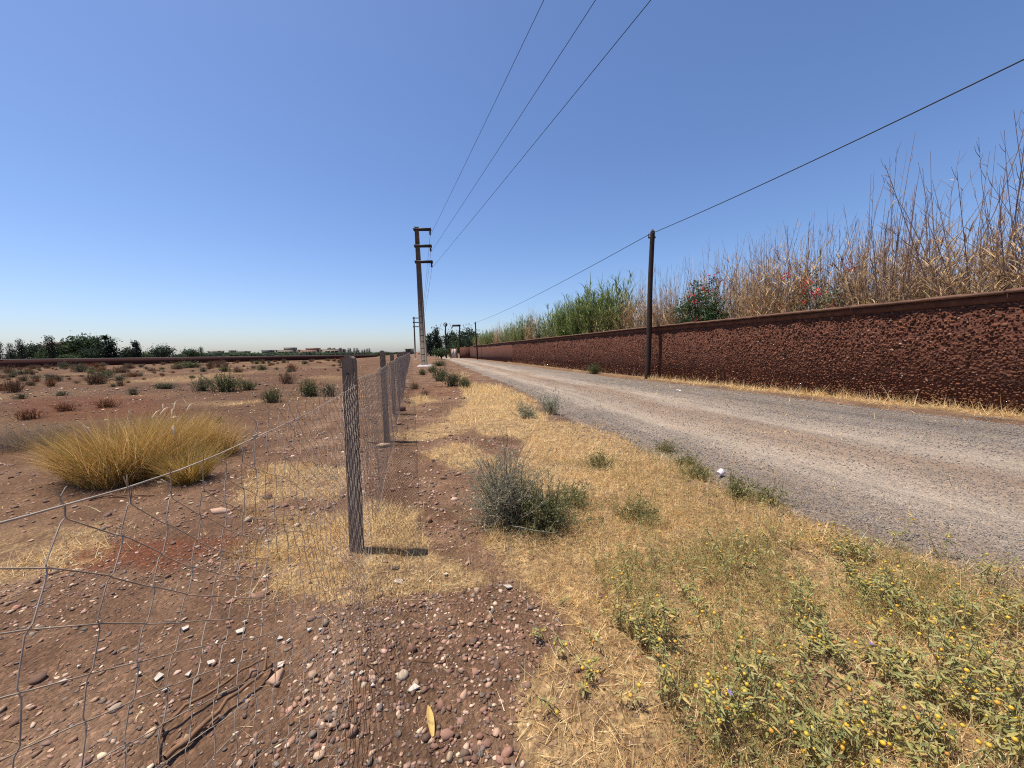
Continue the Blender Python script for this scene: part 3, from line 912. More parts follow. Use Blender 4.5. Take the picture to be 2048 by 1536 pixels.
# lamp mast and other posts near the bend of the road
def mast(px, pytop, pybase, name, label, round_head):
    b = gp(px, 716.5); D = b.y
    top = at_depth(px, pytop, D).z
    t = thing(name, label, "mast", b)
    V, F = tubes(np.array([[0, 0, -0.3], [0, 0, top - b.z]]), np.array([[0.17, 0.12]]), 8)
    obj("shaft", make_mesh("shaft", [(V, F, None)]), M_WOOD, t)
    h = top - b.z
    if round_head:
        a = np.linspace(0, 2 * np.pi, 17)
        ring = np.stack([0.36 * np.cos(a), 0 * a, h + 0.3 + 0.36 * np.sin(a)], -1)
        V, F = tubes(ring, 0.13, 6); V = ring[:, None, :] * 1.0 + 0.09 * (np.cos(np.arange(6) * np.pi / 3)[None, :, None] * (ring - [0, 0, h + .3])[:, None, :] / .36 + np.sin(np.arange(6) * np.pi / 3)[None, :, None] * np.array([0, 1.0, 0]))
        obj("ring", make_mesh("ring", [(V.reshape(-1, 3), F, None)]), M_STEEL, t)
        hb, Fb = ICO1
        obj("lamp_head", make_mesh("lamp_head", [(hb * [0.24, .2, .24] + [0.08, 0, h + 0.26], Fb, None)]), M_STEEL, t)
        V, F = tubes(np.array([[-1.9, 0, h - 2.1], [0, 0, h - 2.25], [1.9, 0, h - 2.1]]), 0.07, 5)
        arm = obj("crossarm", make_mesh("crossarm", [(V, F, None)]), M_STEEL, t)
        for sx in (-1, 1):
            V, F = tubes(np.array([[sx * 1.9, 0, h - 2.1], [sx * 0.9, 0, h + 0.6]]), 0.03, 4)
            obj("stay", make_mesh("stay", [(V, F, None)]), M_STEEL, arm)
    else:
        obj("crossarm", make_mesh("crossarm", [box_part(-1.5, 0.2, -0.15, 0.15, h - 0.3, h + 0.1)]), M_STEEL, t)
        V, F = tubes(np.array([[-1.4, 0, h - 0.25], [-1.7, 0, h - 0.7]]), 0.09, 4)
        obj("stay", make_mesh("stay", [(V, F, None)]), M_STEEL, t)
mast(893, 652, 700, "lamp_mast", "dark mast with a round ring head and curved crossarm above the trees", True)
mast(921, 650, 700, "short_mast", "dark post with one short side arm rising above the roadside shrubs", False)
# ================================================================== far background: field wall, houses, trees
M_FARWALL = wall_material("far_wall_render", lin(58, 32, 27), lin(68, 38, 32), lin(78, 46, 38), 0.02)
def far_pt(px, D):
    p = at_depth(px, 710, D); p.z = float(hgt(p.x, p.y)); return p
A = far_pt(-260, 138); Bp = far_pt(0, 150); Cp = far_pt(350, 185); Dp = far_pt(755, 250)
fpts = [at for at in (A, Bp, Cp, Dp)]
M_FARCOP = plain("pale_coping", lin(150, 138, 132), 0.9, 0.5, 0.1)
fw = thing("field_wall", "long low dark red wall along the far edge of the field", "wall", Bp)
TOPS = [(-260, 724), (0, 720), (350, 715.5), (755, 710)]
V, V2 = [], []
for p, (px, py) in zip(fpts, TOPS):
    zt = at_depth(px, py, p.y).z
    r = p - Bp
    for o, z in ((0, -0.6 + p.z), (0.35, -0.6 + p.z), (0.35, zt), (0, zt)):
        V.append((r.x, r.y + o, z - Bp.z))
    for o, z in ((-0.1, zt + 0.003), (0.45, zt + 0.003), (0.45, zt + 0.26), (-0.1, zt + 0.26)):
        V2.append((r.x, r.y + o, z - Bp.z))
F = []
for k in range(3):
    for a in range(4): F.append([k * 4 + a, k * 4 + (a + 1) % 4, k * 4 + 4 + (a + 1) % 4, k * 4 + 4 + a])
F += [[0, 3, 2, 1], [12, 13, 14, 15]]
obj("wall_core", make_mesh("wall_core", [(np.array(V), np.array(F), None)]), M_FARWALL, fw)
obj("coping", make_mesh("coping", [(np.array(V2), np.array(F), None)]), M_FARCOP, fw)

def crown_leaves(n, shape, size, cols, clump=40, seed=0):
    """leaf clumps spread through a crown; shape(r) gives points in the unit crown"""
    r = np.random.default_rng(seed)
    centers = shape(r, clump)
    which = r.integers(0, clump, n)
    pos = centers[which] + r.normal(size=(n, 3)) * size * 1.1
    d = unit(r.normal(size=(n, 3)) + np.array([0, 0, 0.2])); nr_ = unit(r.normal(size=(n, 3)) + np.array([0, 0, 0.8]))
    V, F = leaflets(pos, d, nr_, size * r.uniform(0.6, 1.3, n), size * r.uniform(0.4, 0.8, n))
    tone = (0.7 + 0.6 * r.random(clump))[which][:, None]
    C = np.array(cols)[r.integers(0, len(cols), n)] * tone * (0.85 + 0.3 * r.random((n, 1)))
    return V, F, np.repeat(np.clip(C, 0, 1), 4, 0)

def ball(r, n):
    v = unit(r.normal(size=(n, 3))) * (r.random((n, 1)) ** 0.4)
    return v
BARK = lin(70, 56, 46)
def tree_proto(kind, seed):
    """unit-height tree -> (trunk parts, crown parts); height 1, stands at the origin"""
    r = np.random.default_rng(seed)
    tr, cr = [], []
    if kind == "cypress":
        P = np.array([[0, 0, -0.02], [0.004, 0, 0.5], [0.012 * r.normal(), 0, 0.97]]); tr.append((*tubes(P, np.array([[0.02, 0.012, 0.003]]), 5), BARK))
        def sh(r, n):
            z = r.random(n) ** 0.9; w = 0.075 * np.sin(np.clip(z * 0.93 + 0.07, 0, 1) ** 0.55 * np.pi) + 0.008
            a = r.random(n) * 6.283; q = w * np.sqrt(r.random(n))
            lean = 0.03 * z * r.choice([-1, 1])
            return np.stack([q * np.cos(a) + lean, q * np.sin(a), 0.06 + z * 0.92], -1)
        cr.append(crown_leaves(1000, sh, 0.036, [lin(38, 50, 36), lin(48, 58, 42), lin(60, 62, 46)], 120, seed))
    elif kind == "pine":
        P = np.array([[0, 0, -0.02], [0.01, 0, 0.5], [0.0, 0.01, 0.95]]); tr.append((*tubes(P, np.array([[0.035, 0.022, 0.005]]), 5), BARK))
        def sh(r, n):
            z = r.random(n); a = r.random(n) * 6.283
            tier = 0.6 + 0.4 * np.abs(np.sin(z * 16)); w = 0.30 * (1 - z) ** 0.8 * tier + 0.03
            q = w * np.sqrt(r.random(n))
            return np.stack([q * np.cos(a), q * np.sin(a), 0.12 + z * 0.86], -1)
        cr.append(crown_leaves(1300, sh, 0.08, [lin(32, 46, 34), lin(42, 56, 38), lin(50, 64, 46)], 110, seed))
    elif kind == "palm":
        P = np.array([[0, 0, -0.02], [0.02, 0, 0.4], [0.0, 0, 0.8]]); tr.append((*tubes(P, np.array([[0.03, 0.022, 0.022]]), 6), BARK))
        n = 46; az = r.random(n) * 6.283
        V, F, Pp = blades(np.tile([0, 0, 0.8], (n, 1)), az, r.uniform(0.1, 1.3, n), r.uniform(1.5, 2.6, n), r.uniform(0.22, 0.34, n), 0.05, 5)
        cr.append((V, F, np.repeat(jitter_cols(n, [lin(46, 62, 42), lin(60, 74, 48)]), 12, 0)))
    else:
        hgt_t = 0.32 if kind == "broad" else 0.08
        for k in range(5):
            e = np.array([0.28 * math.cos(k * 1.3 + seed), 0.28 * math.sin(k * 1.3 + seed), 0.62 + 0.1 * r.normal()])
            P = np.array([[0, 0, -0.02], [0.01, 0.01, hgt_t], e]); tr.append((*tubes(P, np.array([[0.04, 0.03, 0.006]]), 5), BARK))
        lobes = np.concatenate([[[0, 0, 0.66]], np.stack([0.3 * np.cos(np.arange(6) * 1.05 + seed), 0.3 * np.sin(np.arange(6) * 1.05 + seed), 0.52 + 0.12 * r.random(6)], -1)])
        def sh(r, n):
            w = r.integers(0, len(lobes), n); v = ball(r, n) * np.array([0.26, 0.26, 0.25])
            p = lobes[w] + v
            if kind == "bush": p[:, 2] = np.clip(p[:, 2] * 1.0 - 0.05, 0.02, 1)
            p[:, 2] = np.where(kind == "bush", p[:, 2] - 0.25 * r.random(n) * (p[:, 2]), p[:, 2])
            return p
        cols = [lin(50, 66, 40), lin(62, 78, 46), lin(78, 92, 56)] if seed % 2 else [lin(44, 58, 44), lin(54, 68, 50), lin(66, 78, 56)]
        cr.append(crown_leaves(2400, sh, 0.075, cols, 150, seed))
    return make_mesh("trunk", tr), make_mesh("crown", cr)
PROTO = {}
def tree(name, kind, seed, px, pybase, pytop, label, group, D=None, wscale=1.0, lean=0.0, cat="tree"):
    key = (kind, seed)
    if key not in PROTO:
        PROTO[key] = tree_proto(kind, seed)
        PROTO[key][0].materials.append(M_TWIG); PROTO[key][1].materials.append(M_LEAF)
    if D is None: b = gp(px, pybase)
    else:
        b = at_depth(px, 700, D); b.z = float(hgt(b.x, b.y))
    top = at_depth(px, pytop, b.y).z
    h = top - b.z
    t = thing(name, label, cat, b, random.uniform(0, 6.28), group)
    t.rotation_euler = (0, lean, 0) if lean else (0, 0, random.uniform(0, 6.28))
    if kind in ("bush", "broad"): wscale *= 0.78 if D > 140 else 0.72
    t.scale = (h * wscale, h * wscale, h)
    obj("trunk", PROTO[key][0], None, t); obj("crown", PROTO[key][1], None, t)
    return t
G = "trees behind the field wall"
FARTREES = [ # name, kind, seed, x, top, label, D, width factor, lean
    ("cypress", "cypress", 1, 0, 683, "leaning cypress at the very left edge behind the field wall", 178, 1.1, -0.08),
    ("cypress", "cypress", 2, 21, 687, "short dark cypress second from the left edge", 172, 1.3, -0.06),
    ("cypress", "cypress", 3, 43, 679, "pointed cypress left of the dark bushy trees", 176, 1.2, 0.0),
    ("bushy_tree", "bush", 4, 30, 697, "low dark tree between the two leftmost cypresses", 190, 1.0, 0),
    ("bushy_tree", "broad", 4, 69, 684, "dark bushy tree in front of the flat roofed house", 185, 1.15, 0),
    ("bushy_tree", "bush", 5, 92, 694, "pale green bush below the flat roofed house", 182, 1.1, 0),
    ("cypress", "cypress", 2, 100, 672, "tall cypress leaning before the flat roofed house", 176, 1.0, -0.09),
    ("cypress", "cypress", 3, 107, 674, "slim cypress close beside the leaning one", 178, 1.0, -0.05),
    ("bushy_tree", "bush", 6, 120, 690, "green tree joining the house and the big crown", 186, 1.2, 0),
    ("bushy_tree", "broad", 5, 133, 683, "mid green tree left of the biggest crown", 188, 1.1, 0),
    ("large_tree", "broad", 7, 165, 666, "biggest rounded tree of the far left grove", 190, 1.15, 0),
    ("bushy_tree", "broad", 8, 190, 671, "dark tree joined to the right of the biggest crown", 192, 0.9, 0),
    ("palm_tree", "palm", 1, 213, 666, "feathery palm topped tree at the right end of the grove", 184, 1.35, 0),
    ("pine_tree", "pine", 2, 219, 683, "layered pine with long side branches under the palm", 182, 1.2, 0),
    ("round_bush", "bush", 5, 145, 702, "round pale green bush in front of the big grove", 172, 1.6, 0),
    ("bushy_tree", "bush", 8, 182, 688, "dark undergrowth below the big grove", 178, 1.2, 0),
    ("bushy_tree", "bush", 7, 240, 703, "low olive green shrub right of the layered pine", 190, 1.4, 0),
    ("pine_tree", "broad", 8, 256, 693, "small dark isolated tree right of the grove", 184, 0.95, 0),
    ("cypress", "pine", 4, 276, 685, "dark cypress with a bent tip between two bushes", 186, 0.75, -0.12),
    ("bushy_tree", "bush", 5, 298, 696, "wide pale hedge tree between bent cypress and conifer", 198, 1.5, 0),
    ("pine_tree", "broad", 6, 325, 688, "dark spreading conifer near the end of the grove", 190, 1.1, 0),
    ("bushy_tree", "bush", 7, 355, 703, "low dark bush before the rounded far tree", 210, 1.5, 0),
    ("bushy_tree", "broad", 7, 381, 695, "rounded tree left of the first low houses", 220, 1.25, 0),
    ("cypress", "cypress", 1, 402, 694, "tiny leaning cypress at the corner of the low houses", 230, 1.4, -0.05),
]
for nm, kd, sd, x, top, lb, D, ws, ln in FARTREES:
    tree(nm, kd, sd, x, 0, top, lb, G, D, ws, ln)
for k in range(11):
    x = 686 + k * 5.3 + random.uniform(-1, 1)
    tree("cypress", "cypress", 1 + k % 3, x, 0, 697 + random.uniform(-1.5, 3), "small cypress in the far row right of the houses", "row of small far cypresses", 330, 1.3)
for k in range(30):
    x = 404 + k * 14.5
    if x > 830: break
    tree("hedge_tree", "bush", 5 + k % 4, x, 0, 702.5 + random.uniform(-2, 1.5), "low hedge tree in the far hedge line above the wall", "far hedge trees", 300 + 10 * (k % 3), 4.0)
# trees where the road ends
EG = "trees at the end of the road"
for nm, kd, sd, x, top, lb, D, ws in [
    ("pine_tree", "pine", 2, 872, 660, "tallest dark conifer at the end of the road", 120, 0.75),
    ("pine_tree", "pine", 4, 860, 670, "dark conifer just right of the tall power pole", 118, 0.8),
    ("pine_tree", "pine", 2, 880, 678, "small dark conifer right of the tallest one", 122, 0.8),
    ("pine_tree", "pine", 4, 852, 685, "shorter conifer half hidden by the tall power pole", 124, 0.9),
    ("bushy_tree", "bush", 5, 882, 690, "bright green bush bulging into the end of the road", 70, 1.5),
    ("bushy_tree", "broad", 8, 905, 660, "dark flowering tree left of the far wall end", 104, 0.9),
    ("bushy_tree", "bush", 7, 922, 667, "green hedge tree hanging over the far wall end", 84, 1.05),
    ("bushy_tree", "broad", 6, 936, 652, "tall loose tree behind the far wall end", 90, 0.85),
    ("bushy_tree", "bush", 6, 951, 656, "leafy tree beside the thin dark wooden pole", 82, 0.95),
    ("bushy_tree", "bush", 8, 899, 684, "grey green shrub before the lamp mast", 96, 0.9),
    ("bushy_tree", "bush", 5, 838, 706, "low far tree left of the tall power pole base", 200, 2.0),
    ("bushy_tree", "bush", 6, 818, 706, "low far tree behind the fence end", 240, 2.0),
    ("bushy_tree", "bush", 8, 866, 700, "low dark shrub under the conifers", 118, 1.6)]:
    tree(nm, kd, sd, x, 0, top, lb, EG, D, ws)

# far houses
M_H = [plain("house_render_grey", lin(132, 122, 112), 0.9, 0.4, 0.12), plain("house_render_pink", lin(140, 112, 100), 0.9, 0.4, 0.12), plain("house_render_dark", lin(104, 98, 94), 0.9, 0.4, 0.12)]
M_GLASS = plain("dark_glass", lin(40, 46, 58), 0.2, 0.5, 0.2)
def house(x0, x1, pytop, D, label, m, upper=None, windows=(), roof_bits=()):
    """blocky two storey house: body, roof slab, set back roof room, recessed windows"""
    a = at_depth(x0, 705, D); b = at_depth(x1, 705, D)
    zb = float(hgt(a.x, a.y)); h = at_depth(x0, pytop, D).z - zb
    w = b.x - a.x
    px = w / (x1 - x0)
    t = thing("house", label, "house", (a.x, D, zb), 0, "far flat roofed houses")
    body = obj("wall", make_mesh("wall", [box_part(0, w, 0, 9, -0.5, h - 0.35)]), m, t)
    obj("roof", make_mesh("roof", [box_part(-0.6, w + 0.6, -0.8, 9.4, h - 0.347, h)]), m, t)
    if upper:
        u0, u1, ut = upper
        hu = at_depth(x0, ut, D).z - zb
        obj("roof_room", make_mesh("roof_room", [box_part((u0 - x0) * px, (u1 - x0) * px, 1.5, 7, h + 0.003, hu - 0.25), box_part((u0 - x0) * px - 0.4, (u1 - x0) * px + 0.4, 1.2, 7.3, hu - 0.247, hu)]), m, t)
    for (u0, u1, v0, v1) in windows:
        wx0, wx1 = (u0 - x0) * px, (u1 - x0) * px
        z0, z1 = h * v0, h * v1
        wo = obj("window", make_mesh("window", [box_part(wx0, wx1, -0.06, -0.003, z0, z1)]), M_GLASS, t)
        obj("frame", make_mesh("frame", [box_part(wx0 - 0.15, wx0 - 0.002, -0.35, -0.004, z0, z1), box_part(wx1 + 0.002, wx1 + 0.15, -0.35, -0.004, z0, z1), box_part(wx0 - 0.15, wx1 + 0.15, -0.5, -0.004, z1 + 0.003, z1 + 0.18), box_part(wx0 - 0.15, wx1 + 0.15, -0.5, -0.004, z0 - 0.2, z0 - 0.003)]), m, wo)
    for k, (rx_, rr) in enumerate(roof_bits):
        Vd = ICO2[0] * [rr, rr, rr] ; Vd[:, 2] = np.maximum(Vd[:, 2], -0.1)
        obj("dome", make_mesh("dome", [(Vd + [(rx_ - x0) * px, 4, h + 0.1], ICO2[1], None)], True), m, t)
house(79, 121, 690, 205, "brown flat roofed house among the left cypresses", M_H[1], (89, 121, 685))
house(404, 438, 708, 330, "long low grey house with a box on its roof", M_H[0], (414, 436, 702))
house(439, 463, 705.5, 335, "pale low house with a small roof turret", M_H[0], (455, 461, 701))
house(466, 498, 707, 330, "second low grey house with a wide roof box", M_H[0], (471, 490, 702.5))
house(512, 541, 706, 345, "small dark villa left of the three large villas", M_H[2], (521, 540, 700.5), [(524, 537, .45, .75)])
W3 = lambda a: [(a + 8, a + 17, .52, .78), (a + 20, a + 25, .52, .78), (a + 27, a + 34, .52, .78), (a + 8, a + 16, .08, .34), (a + 20, a + 34, .08, .34)]
house(551, 590, 700, 350, "left of the three large grey villas with dark windows", M_H[0], (566, 586, 695.5), W3(551))
house(597, 637, 700, 350, "middle large villa with a reddish roof room", M_H[1], (610, 634, 696.5), W3(597))
house(641, 682, 699, 350, "right large villa with small domes on its roof", M_H[0], None, W3(643), [(655, 2.0), (664, 1.6), (677, 1.6)])
house(811, 821, 697.5, 260, "dark box shaped building at the far end of the fence", M_H[2], None, [(813, 819, .5, .7)])
# gate and end of the rubble wall
M_WHITE = plain("white_gate_paint", lin(176, 166, 156), 0.7, 1, 0.08)
ga = gp(908, 717); ga.z = 0
gt = thing("gate", "pale gate with pillars where the rubble wall ends", "gate", ga)
for k in range(2):
    obj("gate_leaf", make_mesh("gate_leaf", [box_part(-0.5 + k * 0.51, -0.01 + k * 0.51, 0, 0.08, 0.05, 1.9)]), M_WHITE, gt)
for k in (-1, 1):
    obj("pillar", make_mesh("pillar", [box_part(k * 0.64 - 0.10, k * 0.64 + 0.10, -0.10, 0.20, -0.2, 2.1)]), M_BEAM, gt)
e0, e1 = np.array([WALL_X[-1], WALL_Y[-1]]), np.array([ga.x + 1.2, ga.y])
dv = e1 - e0; nv_ = np.array([dv[1], -dv[0]]) / np.linalg.norm(dv)
V = []
for p in (e0 + dv * 0.01, e1):
    for o, z in ((0.05, -0.3), (0.35, -0.3), (0.35, 2.2), (0.05, 2.2)):
        q = p + nv_ * o; V.append((q[0] - e0[0], q[1] - e0[1], z))
F = [[0, 3, 2, 1], [4, 5, 6, 7]] + [[a, (a + 1) % 4, (a + 1) % 4 + 4, a + 4] for a in range(4)]
ew = obj("end_wall", make_mesh("end_wall", [(np.array(V), np.array(F), None)]), M_WALL, None, (e0[0], e0[1], 0))
tag(ew, "plain reddish wall continuing from the rubble wall to the pale gate", "wall")
# ================================================================== reeds and shrubs behind the rubble wall
DRY = [lin(166, 136, 98), lin(186, 154, 112), lin(142, 114, 86), lin(128, 102, 86), lin(204, 176, 132)]
BARE = [lin(112, 90, 84), lin(98, 80, 77), lin(126, 102, 92), lin(138, 114, 100)]
GREEN = [lin(92, 112, 56), lin(108, 124, 64), lin(78, 100, 52), lin(128, 132, 70)]

def stems_and_twigs(r, n, spread, hmin, hmax, lean, r0, ntw, twl, cols, curve=0.25, straight_top=True):
    S = 7
    a0 = r.random(n) * 6.283; q = spread * np.sqrt(r.random(n))
    base = np.stack([q * np.cos(a0), q * np.sin(a0), np.zeros(n) - 0.05], -1)
    az = a0 + r.normal(size=n) * 0.9
    l0 = np.abs(r.normal(size=n)) * lean; l1 = np.clip(l0 + r.normal(size=n) * curve, -0.5, 1.0)
    h = r.uniform(hmin, hmax, n)
    pts = [base]
    for k in range(S - 1):
        th = l0 + (l1 - l0) * (k / (S - 2)) ** 1.3
        st = (h / (S - 1))[:, None] * np.stack([np.sin(th) * np.cos(az), np.sin(th) * np.sin(az), np.cos(th)], -1)
        pts.append(pts[-1] + st + r.normal(size=(n, 3)) * 0.012)
    P = np.stack(pts, 1)
    R = (r0 * r.uniform(0.6, 1.2, n))[:, None] * np.linspace(1, 0.22, S)[None]
    V, F = tubes(P, R, 3)
    C = np.array(cols)[r.integers(0, len(cols), n)] * r.uniform(0.8, 1.2, (n, 1))
    parts = [(V, F, np.repeat(C, S * 3, 0))]
    if ntw:
        w = np.repeat(np.arange(n), ntw); m = len(w)
        t = r.uniform(0.30, 0.98, m) * (S - 1); i0 = np.minimum(t.astype(int), S - 2); f = (t - i0)[:, None]
        b = P[w, i0] * (1 - f) + P[w, i0 + 1] * f
        ax = unit(P[w, i0 + 1] - P[w, i0]); sd = unit(np.cross(ax, r.normal(size=(m, 3))))
        L = twl * r.uniform(0.4, 1.2, m) * (1.15 - 0.6 * t / (S - 1)); an = r.uniform(0.2, 0.6, m)
        d1 = ax * np.cos(an)[:, None] + sd * np.sin(an)[:, None]
        mid = b + d1 * (L * 0.5)[:, None]; end = mid + unit(d1 + np.array([0, 0, 0.25]) + r.normal(size=(m, 3)) * 0.15) * (L * 0.5)[:, None]
        V, F = tubes(np.stack([b, mid, end], 1), (r0 * 0.32 * np.array([[1.0, 0.75, 0.4]])), 3)
        parts.append((V, F, np.repeat(C[w] * r.uniform(0.85, 1.25, (m, 1)), 9, 0)))
    return parts, P, C

def strap_leaves(r, P, per, L, W, cols, tmin=0.05, tmax=0.9, droop=1.8):
    n, S, _ = P.shape
    w = np.repeat(np.arange(n), per); m = len(w)
    t = r.uniform(tmin, tmax, m) * (S - 1); i0 = np.minimum(t.astype(int), S - 2); f = (t - i0)[:, None]
    b = P[w, i0] * (1 - f) + P[w, i0 + 1] * f
    az = r.random(m) * 6.283
    V, F, _ = blades(b, az, r.uniform(0.15, 0.7, m), r.uniform(0.8, droop + 0.6, m), L * r.uniform(0.5, 1.3, m), W * r.uniform(0.6, 1.3, m), 3, az + r.uniform(0.6, 2.4, m))
    return (V, F, np.repeat(jitter_cols(m, cols, 0.25), 8, 0))

def reed_clump(kind, seed):
    r = np.random.default_rng(seed)
    if kind == "dry":
        st, P, C = stems_and_twigs(r, 115, 0.80, 2.5, 5.3, 0.14, 0.011, 7, 0.42, DRY + BARE[:2])
        lv = [strap_leaves(r, P, 26, 0.46, 0.028, DRY + [lin(186, 156, 108)], 0.1, 0.85)]
    elif kind == "bare":
        st, P, C = stems_and_twigs(r, 44, 0.45, 3.6, 5.9, 0.24, 0.014, 7, 0.5, BARE, 0.2)
        st2, P2, _ = stems_and_twigs(r, 34, 0.55, 1.8, 3.4, 0.16, 0.011, 9, 0.42, DRY + BARE)
        st += st2
        lv = [strap_leaves(r, P2, 16, 0.42, 0.026, DRY, 0.02, 0.8), strap_leaves(r, P, 3, 0.25, 0.016, DRY, 0.4, 0.95)]
    elif kind == "green":
        st, P, C = stems_and_twigs(r, 80, 0.75, 2.8, 4.6, 0.14, 0.012, 0, 0.4, [lin(112, 112, 62), lin(128, 116, 74)])
        lv = [strap_leaves(r, P, 30, 0.58, 0.048, GREEN, 0.25, 1.0), strap_leaves(r, P, 5, 0.4, 0.025, DRY, 0.03, 0.5)]
    else:   # mixed
        st, P, C = stems_and_twigs(r, 60, 0.6, 2.4, 4.3, 0.14, 0.012, 5, 0.4, DRY)
        h = len(P) // 2
        lv = [strap_leaves(r, P[:h], 20, 0.5, 0.036, GREEN + DRY[:1], 0.2, 1.0), strap_leaves(r, P, 7, 0.4, 0.024, DRY, 0.03, 0.8)]
    a, b = make_mesh("stems", st), make_mesh("dry_leaves" if kind in ("dry", "bare") else "leaves", lv)
    a.materials.append(M_TWIG); b.materials.append(M_LEAF)
    return a, b
REED = {}
def place_reed(kind, seed, y, off, label, group, sc=1.0, name="reed_clump"):
    key = (kind, seed)
    if key not in REED: REED[key] = reed_clump(kind, seed)
    x = float(wall_x(y)) + off * 1.04
    t = thing(name, label, "reeds", (x + 0.33, y, 0.0), 0.27 + random.choice([0, math.pi]), group)
    t.scale = (sc * 0.7, sc * random.choice([-1.3, 1.3]), sc * random.uniform(0.97, 1.12))
    for m in REED[key]: obj(m.name.split(".")[0], m, None, t)
RG = "dry reeds behind the rubble wall"
# nearest, tall bare canes
for k, y in enumerate([5.0, 6.5, 7.6, 9.0, 10.6]):
    place_reed("bare", 1 + k % 4, y, 1.1 + 0.5 * (k % 2), ["bare forked canes standing off to the near end of the wall", "tall bare forked canes at the right edge above the wall", "bare crossing canes just in from the right edge", "tallest cluster of bare canes left of the crossing ones", "bare canes just right of the red flowers"][k], RG, [1.05, 1.12, 1.1, 1.18, 1.1][k], "bare_cane_clump")
for k, y in enumerate(np.arange(6.6, 21, 0.6)):
    if 15.3 < y < 18.3 and k % 3: continue
    place_reed("dry", 10 + k % 5, y, (1.0 if not (15.0 < y < 18.4 or 11.0 < y < 13.0) else 2.4) + 0.9 * (k % 3) / 2, "dense dry tan reeds rising behind the near wall", RG, random.uniform(0.86, 1.08) * (0.9 if y < 10.8 else 1.0))
for k, y in enumerate([12.2, 13.6, 15.5, 17.6, 20.5]):
    place_reed("bare", 1 + (k + 2) % 4, y, 1.9, "thin bare canes poking out of the dry reeds mid wall", RG, random.uniform(0.95, 1.05), "bare_cane_clump")
for k, y in enumerate(np.arange(21.2, 26.5, 1.15)):
    place_reed("dry", 10 + (k + 2) % 5, y, 1.0 + 0.6 * (k % 2), "dry tan reeds left of the wooden pole behind the wall", RG, random.uniform(0.85, 1.0))
for k, y in enumerate([24.0, 25.2, 26.4, 27.6, 28.8, 30.0, 31.4, 33.0]):
    place_reed("green", 20 + k % 3, y, 1.0 + 0.5 * (k % 2), "green reeds in the lush patch behind the wall", "green reeds behind the rubble wall", random.uniform(1.05, 1.25), "green_reed_clump")
for k, y in enumerate(np.arange(33.5, 78, 1.7)):
    kd = ["mixed", "green", "mixed", "green", "dry"][k % 5]
    place_reed(kd, {"mixed": 30, "dry": 10, "green": 20}[kd] + k % 2, y, 1.1 + 0.5 * (k % 2), "far reeds of mixed green and tan along the receding wall", "far reeds along the wall", random.uniform(0.95, 1.2))

# leafy shrub and red flowered bougainvillea
def leafy_shrub(seed, w, d, h, n, leaf, cols, flowers=0, fcol=None, fclusters=5):
    r = np.random.default_rng(seed)
    tw = []
    for k in range(16):
        e = np.array([w * r.uniform(-.45, .45), d * r.uniform(-.45, .45), h * r.uniform(.5, .95)])
        P = np.array([[e[0] * .15, e[1] * .15, -0.02], e * [.5, .5, .55] + r.normal(size=3) * .04, e])
        tw.append((*tubes(P, np.array([[.02, .014, .005]]) * h / 2, 4), BARK))
    def sh(r, n):
        v = ball(r, n); v[:, 2] = 0.42 + 0.58 * v[:, 2]
        v = v * np.array([w / 2, d / 2, h]) * (0.85 + 0.3 * r.random((n, 1)))
        return v
    lv = [crown_leaves(n, sh, leaf, cols, max(160, n // 30), seed)]
    fl = []
    if flowers:
        def fs(r, n):
            a = r.random(n) * 6.283
            return np.stack([w * .5 * np.cos(a) * r.uniform(.3, 1.0, n), d * .5 * np.sin(a), h * r.uniform(.5, 1.12, n)], -1)
        fl = [crown_leaves(flowers, fs, leaf * 0.95, fcol, fclusters, seed + 1)]
    return tw, lv, fl
def place_shrub(name, label, loc, spec, cat="shrub", rz=0.27 + math.pi / 2, group=None):
    tw, lv, fl = spec
    t = thing(name, label, cat, loc, rz, group)
    obj("branches", make_mesh("branches", tw), M_TWIG, t)
    obj("foliage", make_mesh("foliage", lv), M_LEAF, t)
    if fl: obj("blossoms", make_mesh("blossoms", fl), M_LEAF, t)
    return t
RED = [lin(176, 34, 62), lin(196, 44, 70), lin(160, 40, 50), lin(190, 66, 60)]
DG = [lin(60, 80, 48), lin(74, 94, 56), lin(90, 106, 68)]
y = 16.9
place_shrub("leafy_shrub", "dense dark green shrub with a few red flowers above the wall", (float(wall_x(y)) + 1.3, y, 0.2), leafy_shrub(5, 2.9, 1.3, 4.0, 12000, 0.10, DG, 130, RED, 9))
y = 11.9
place_shrub("bougainvillea", "sparse shrub with bright red blossoms among the dry reeds", (float(wall_x(y)) + 0.95, y, 0.4), leafy_shrub(8, 2.2, 0.7, 3.0, 1600, 0.075, DG, 420, RED, 13))
y = 13.6
place_shrub("bougainvillea", "few orange red blossoms low above the coping between reeds", (float(wall_x(y)) + 0.95, y, 0.6), leafy_shrub(9, 1.3, 0.6, 2.1, 160, 0.05, DG, 60, [lin(190, 84, 56), lin(176, 50, 60)], 5))
y = 6.6
place_shrub("leafy_shrub", "olive green shrub at the right edge above the coping", (float(wall_x(y)) + 1.3, y, 0.2), leafy_shrub(12, 2.2, 1.2, 2.75, 1500, 0.07, [lin(84, 88, 48), lin(98, 98, 56), lin(70, 78, 44)]))
y = 44
place_shrub("flowering_shrub", "pale flowered shrub over the far part of the wall", (float(wall_x(y)) + 1.5, y, 0), leafy_shrub(15, 4.0, 1.6, 3.3, 1600, 0.12, GREEN, 120, [lin(226, 220, 205), lin(210, 190, 170)], 9))
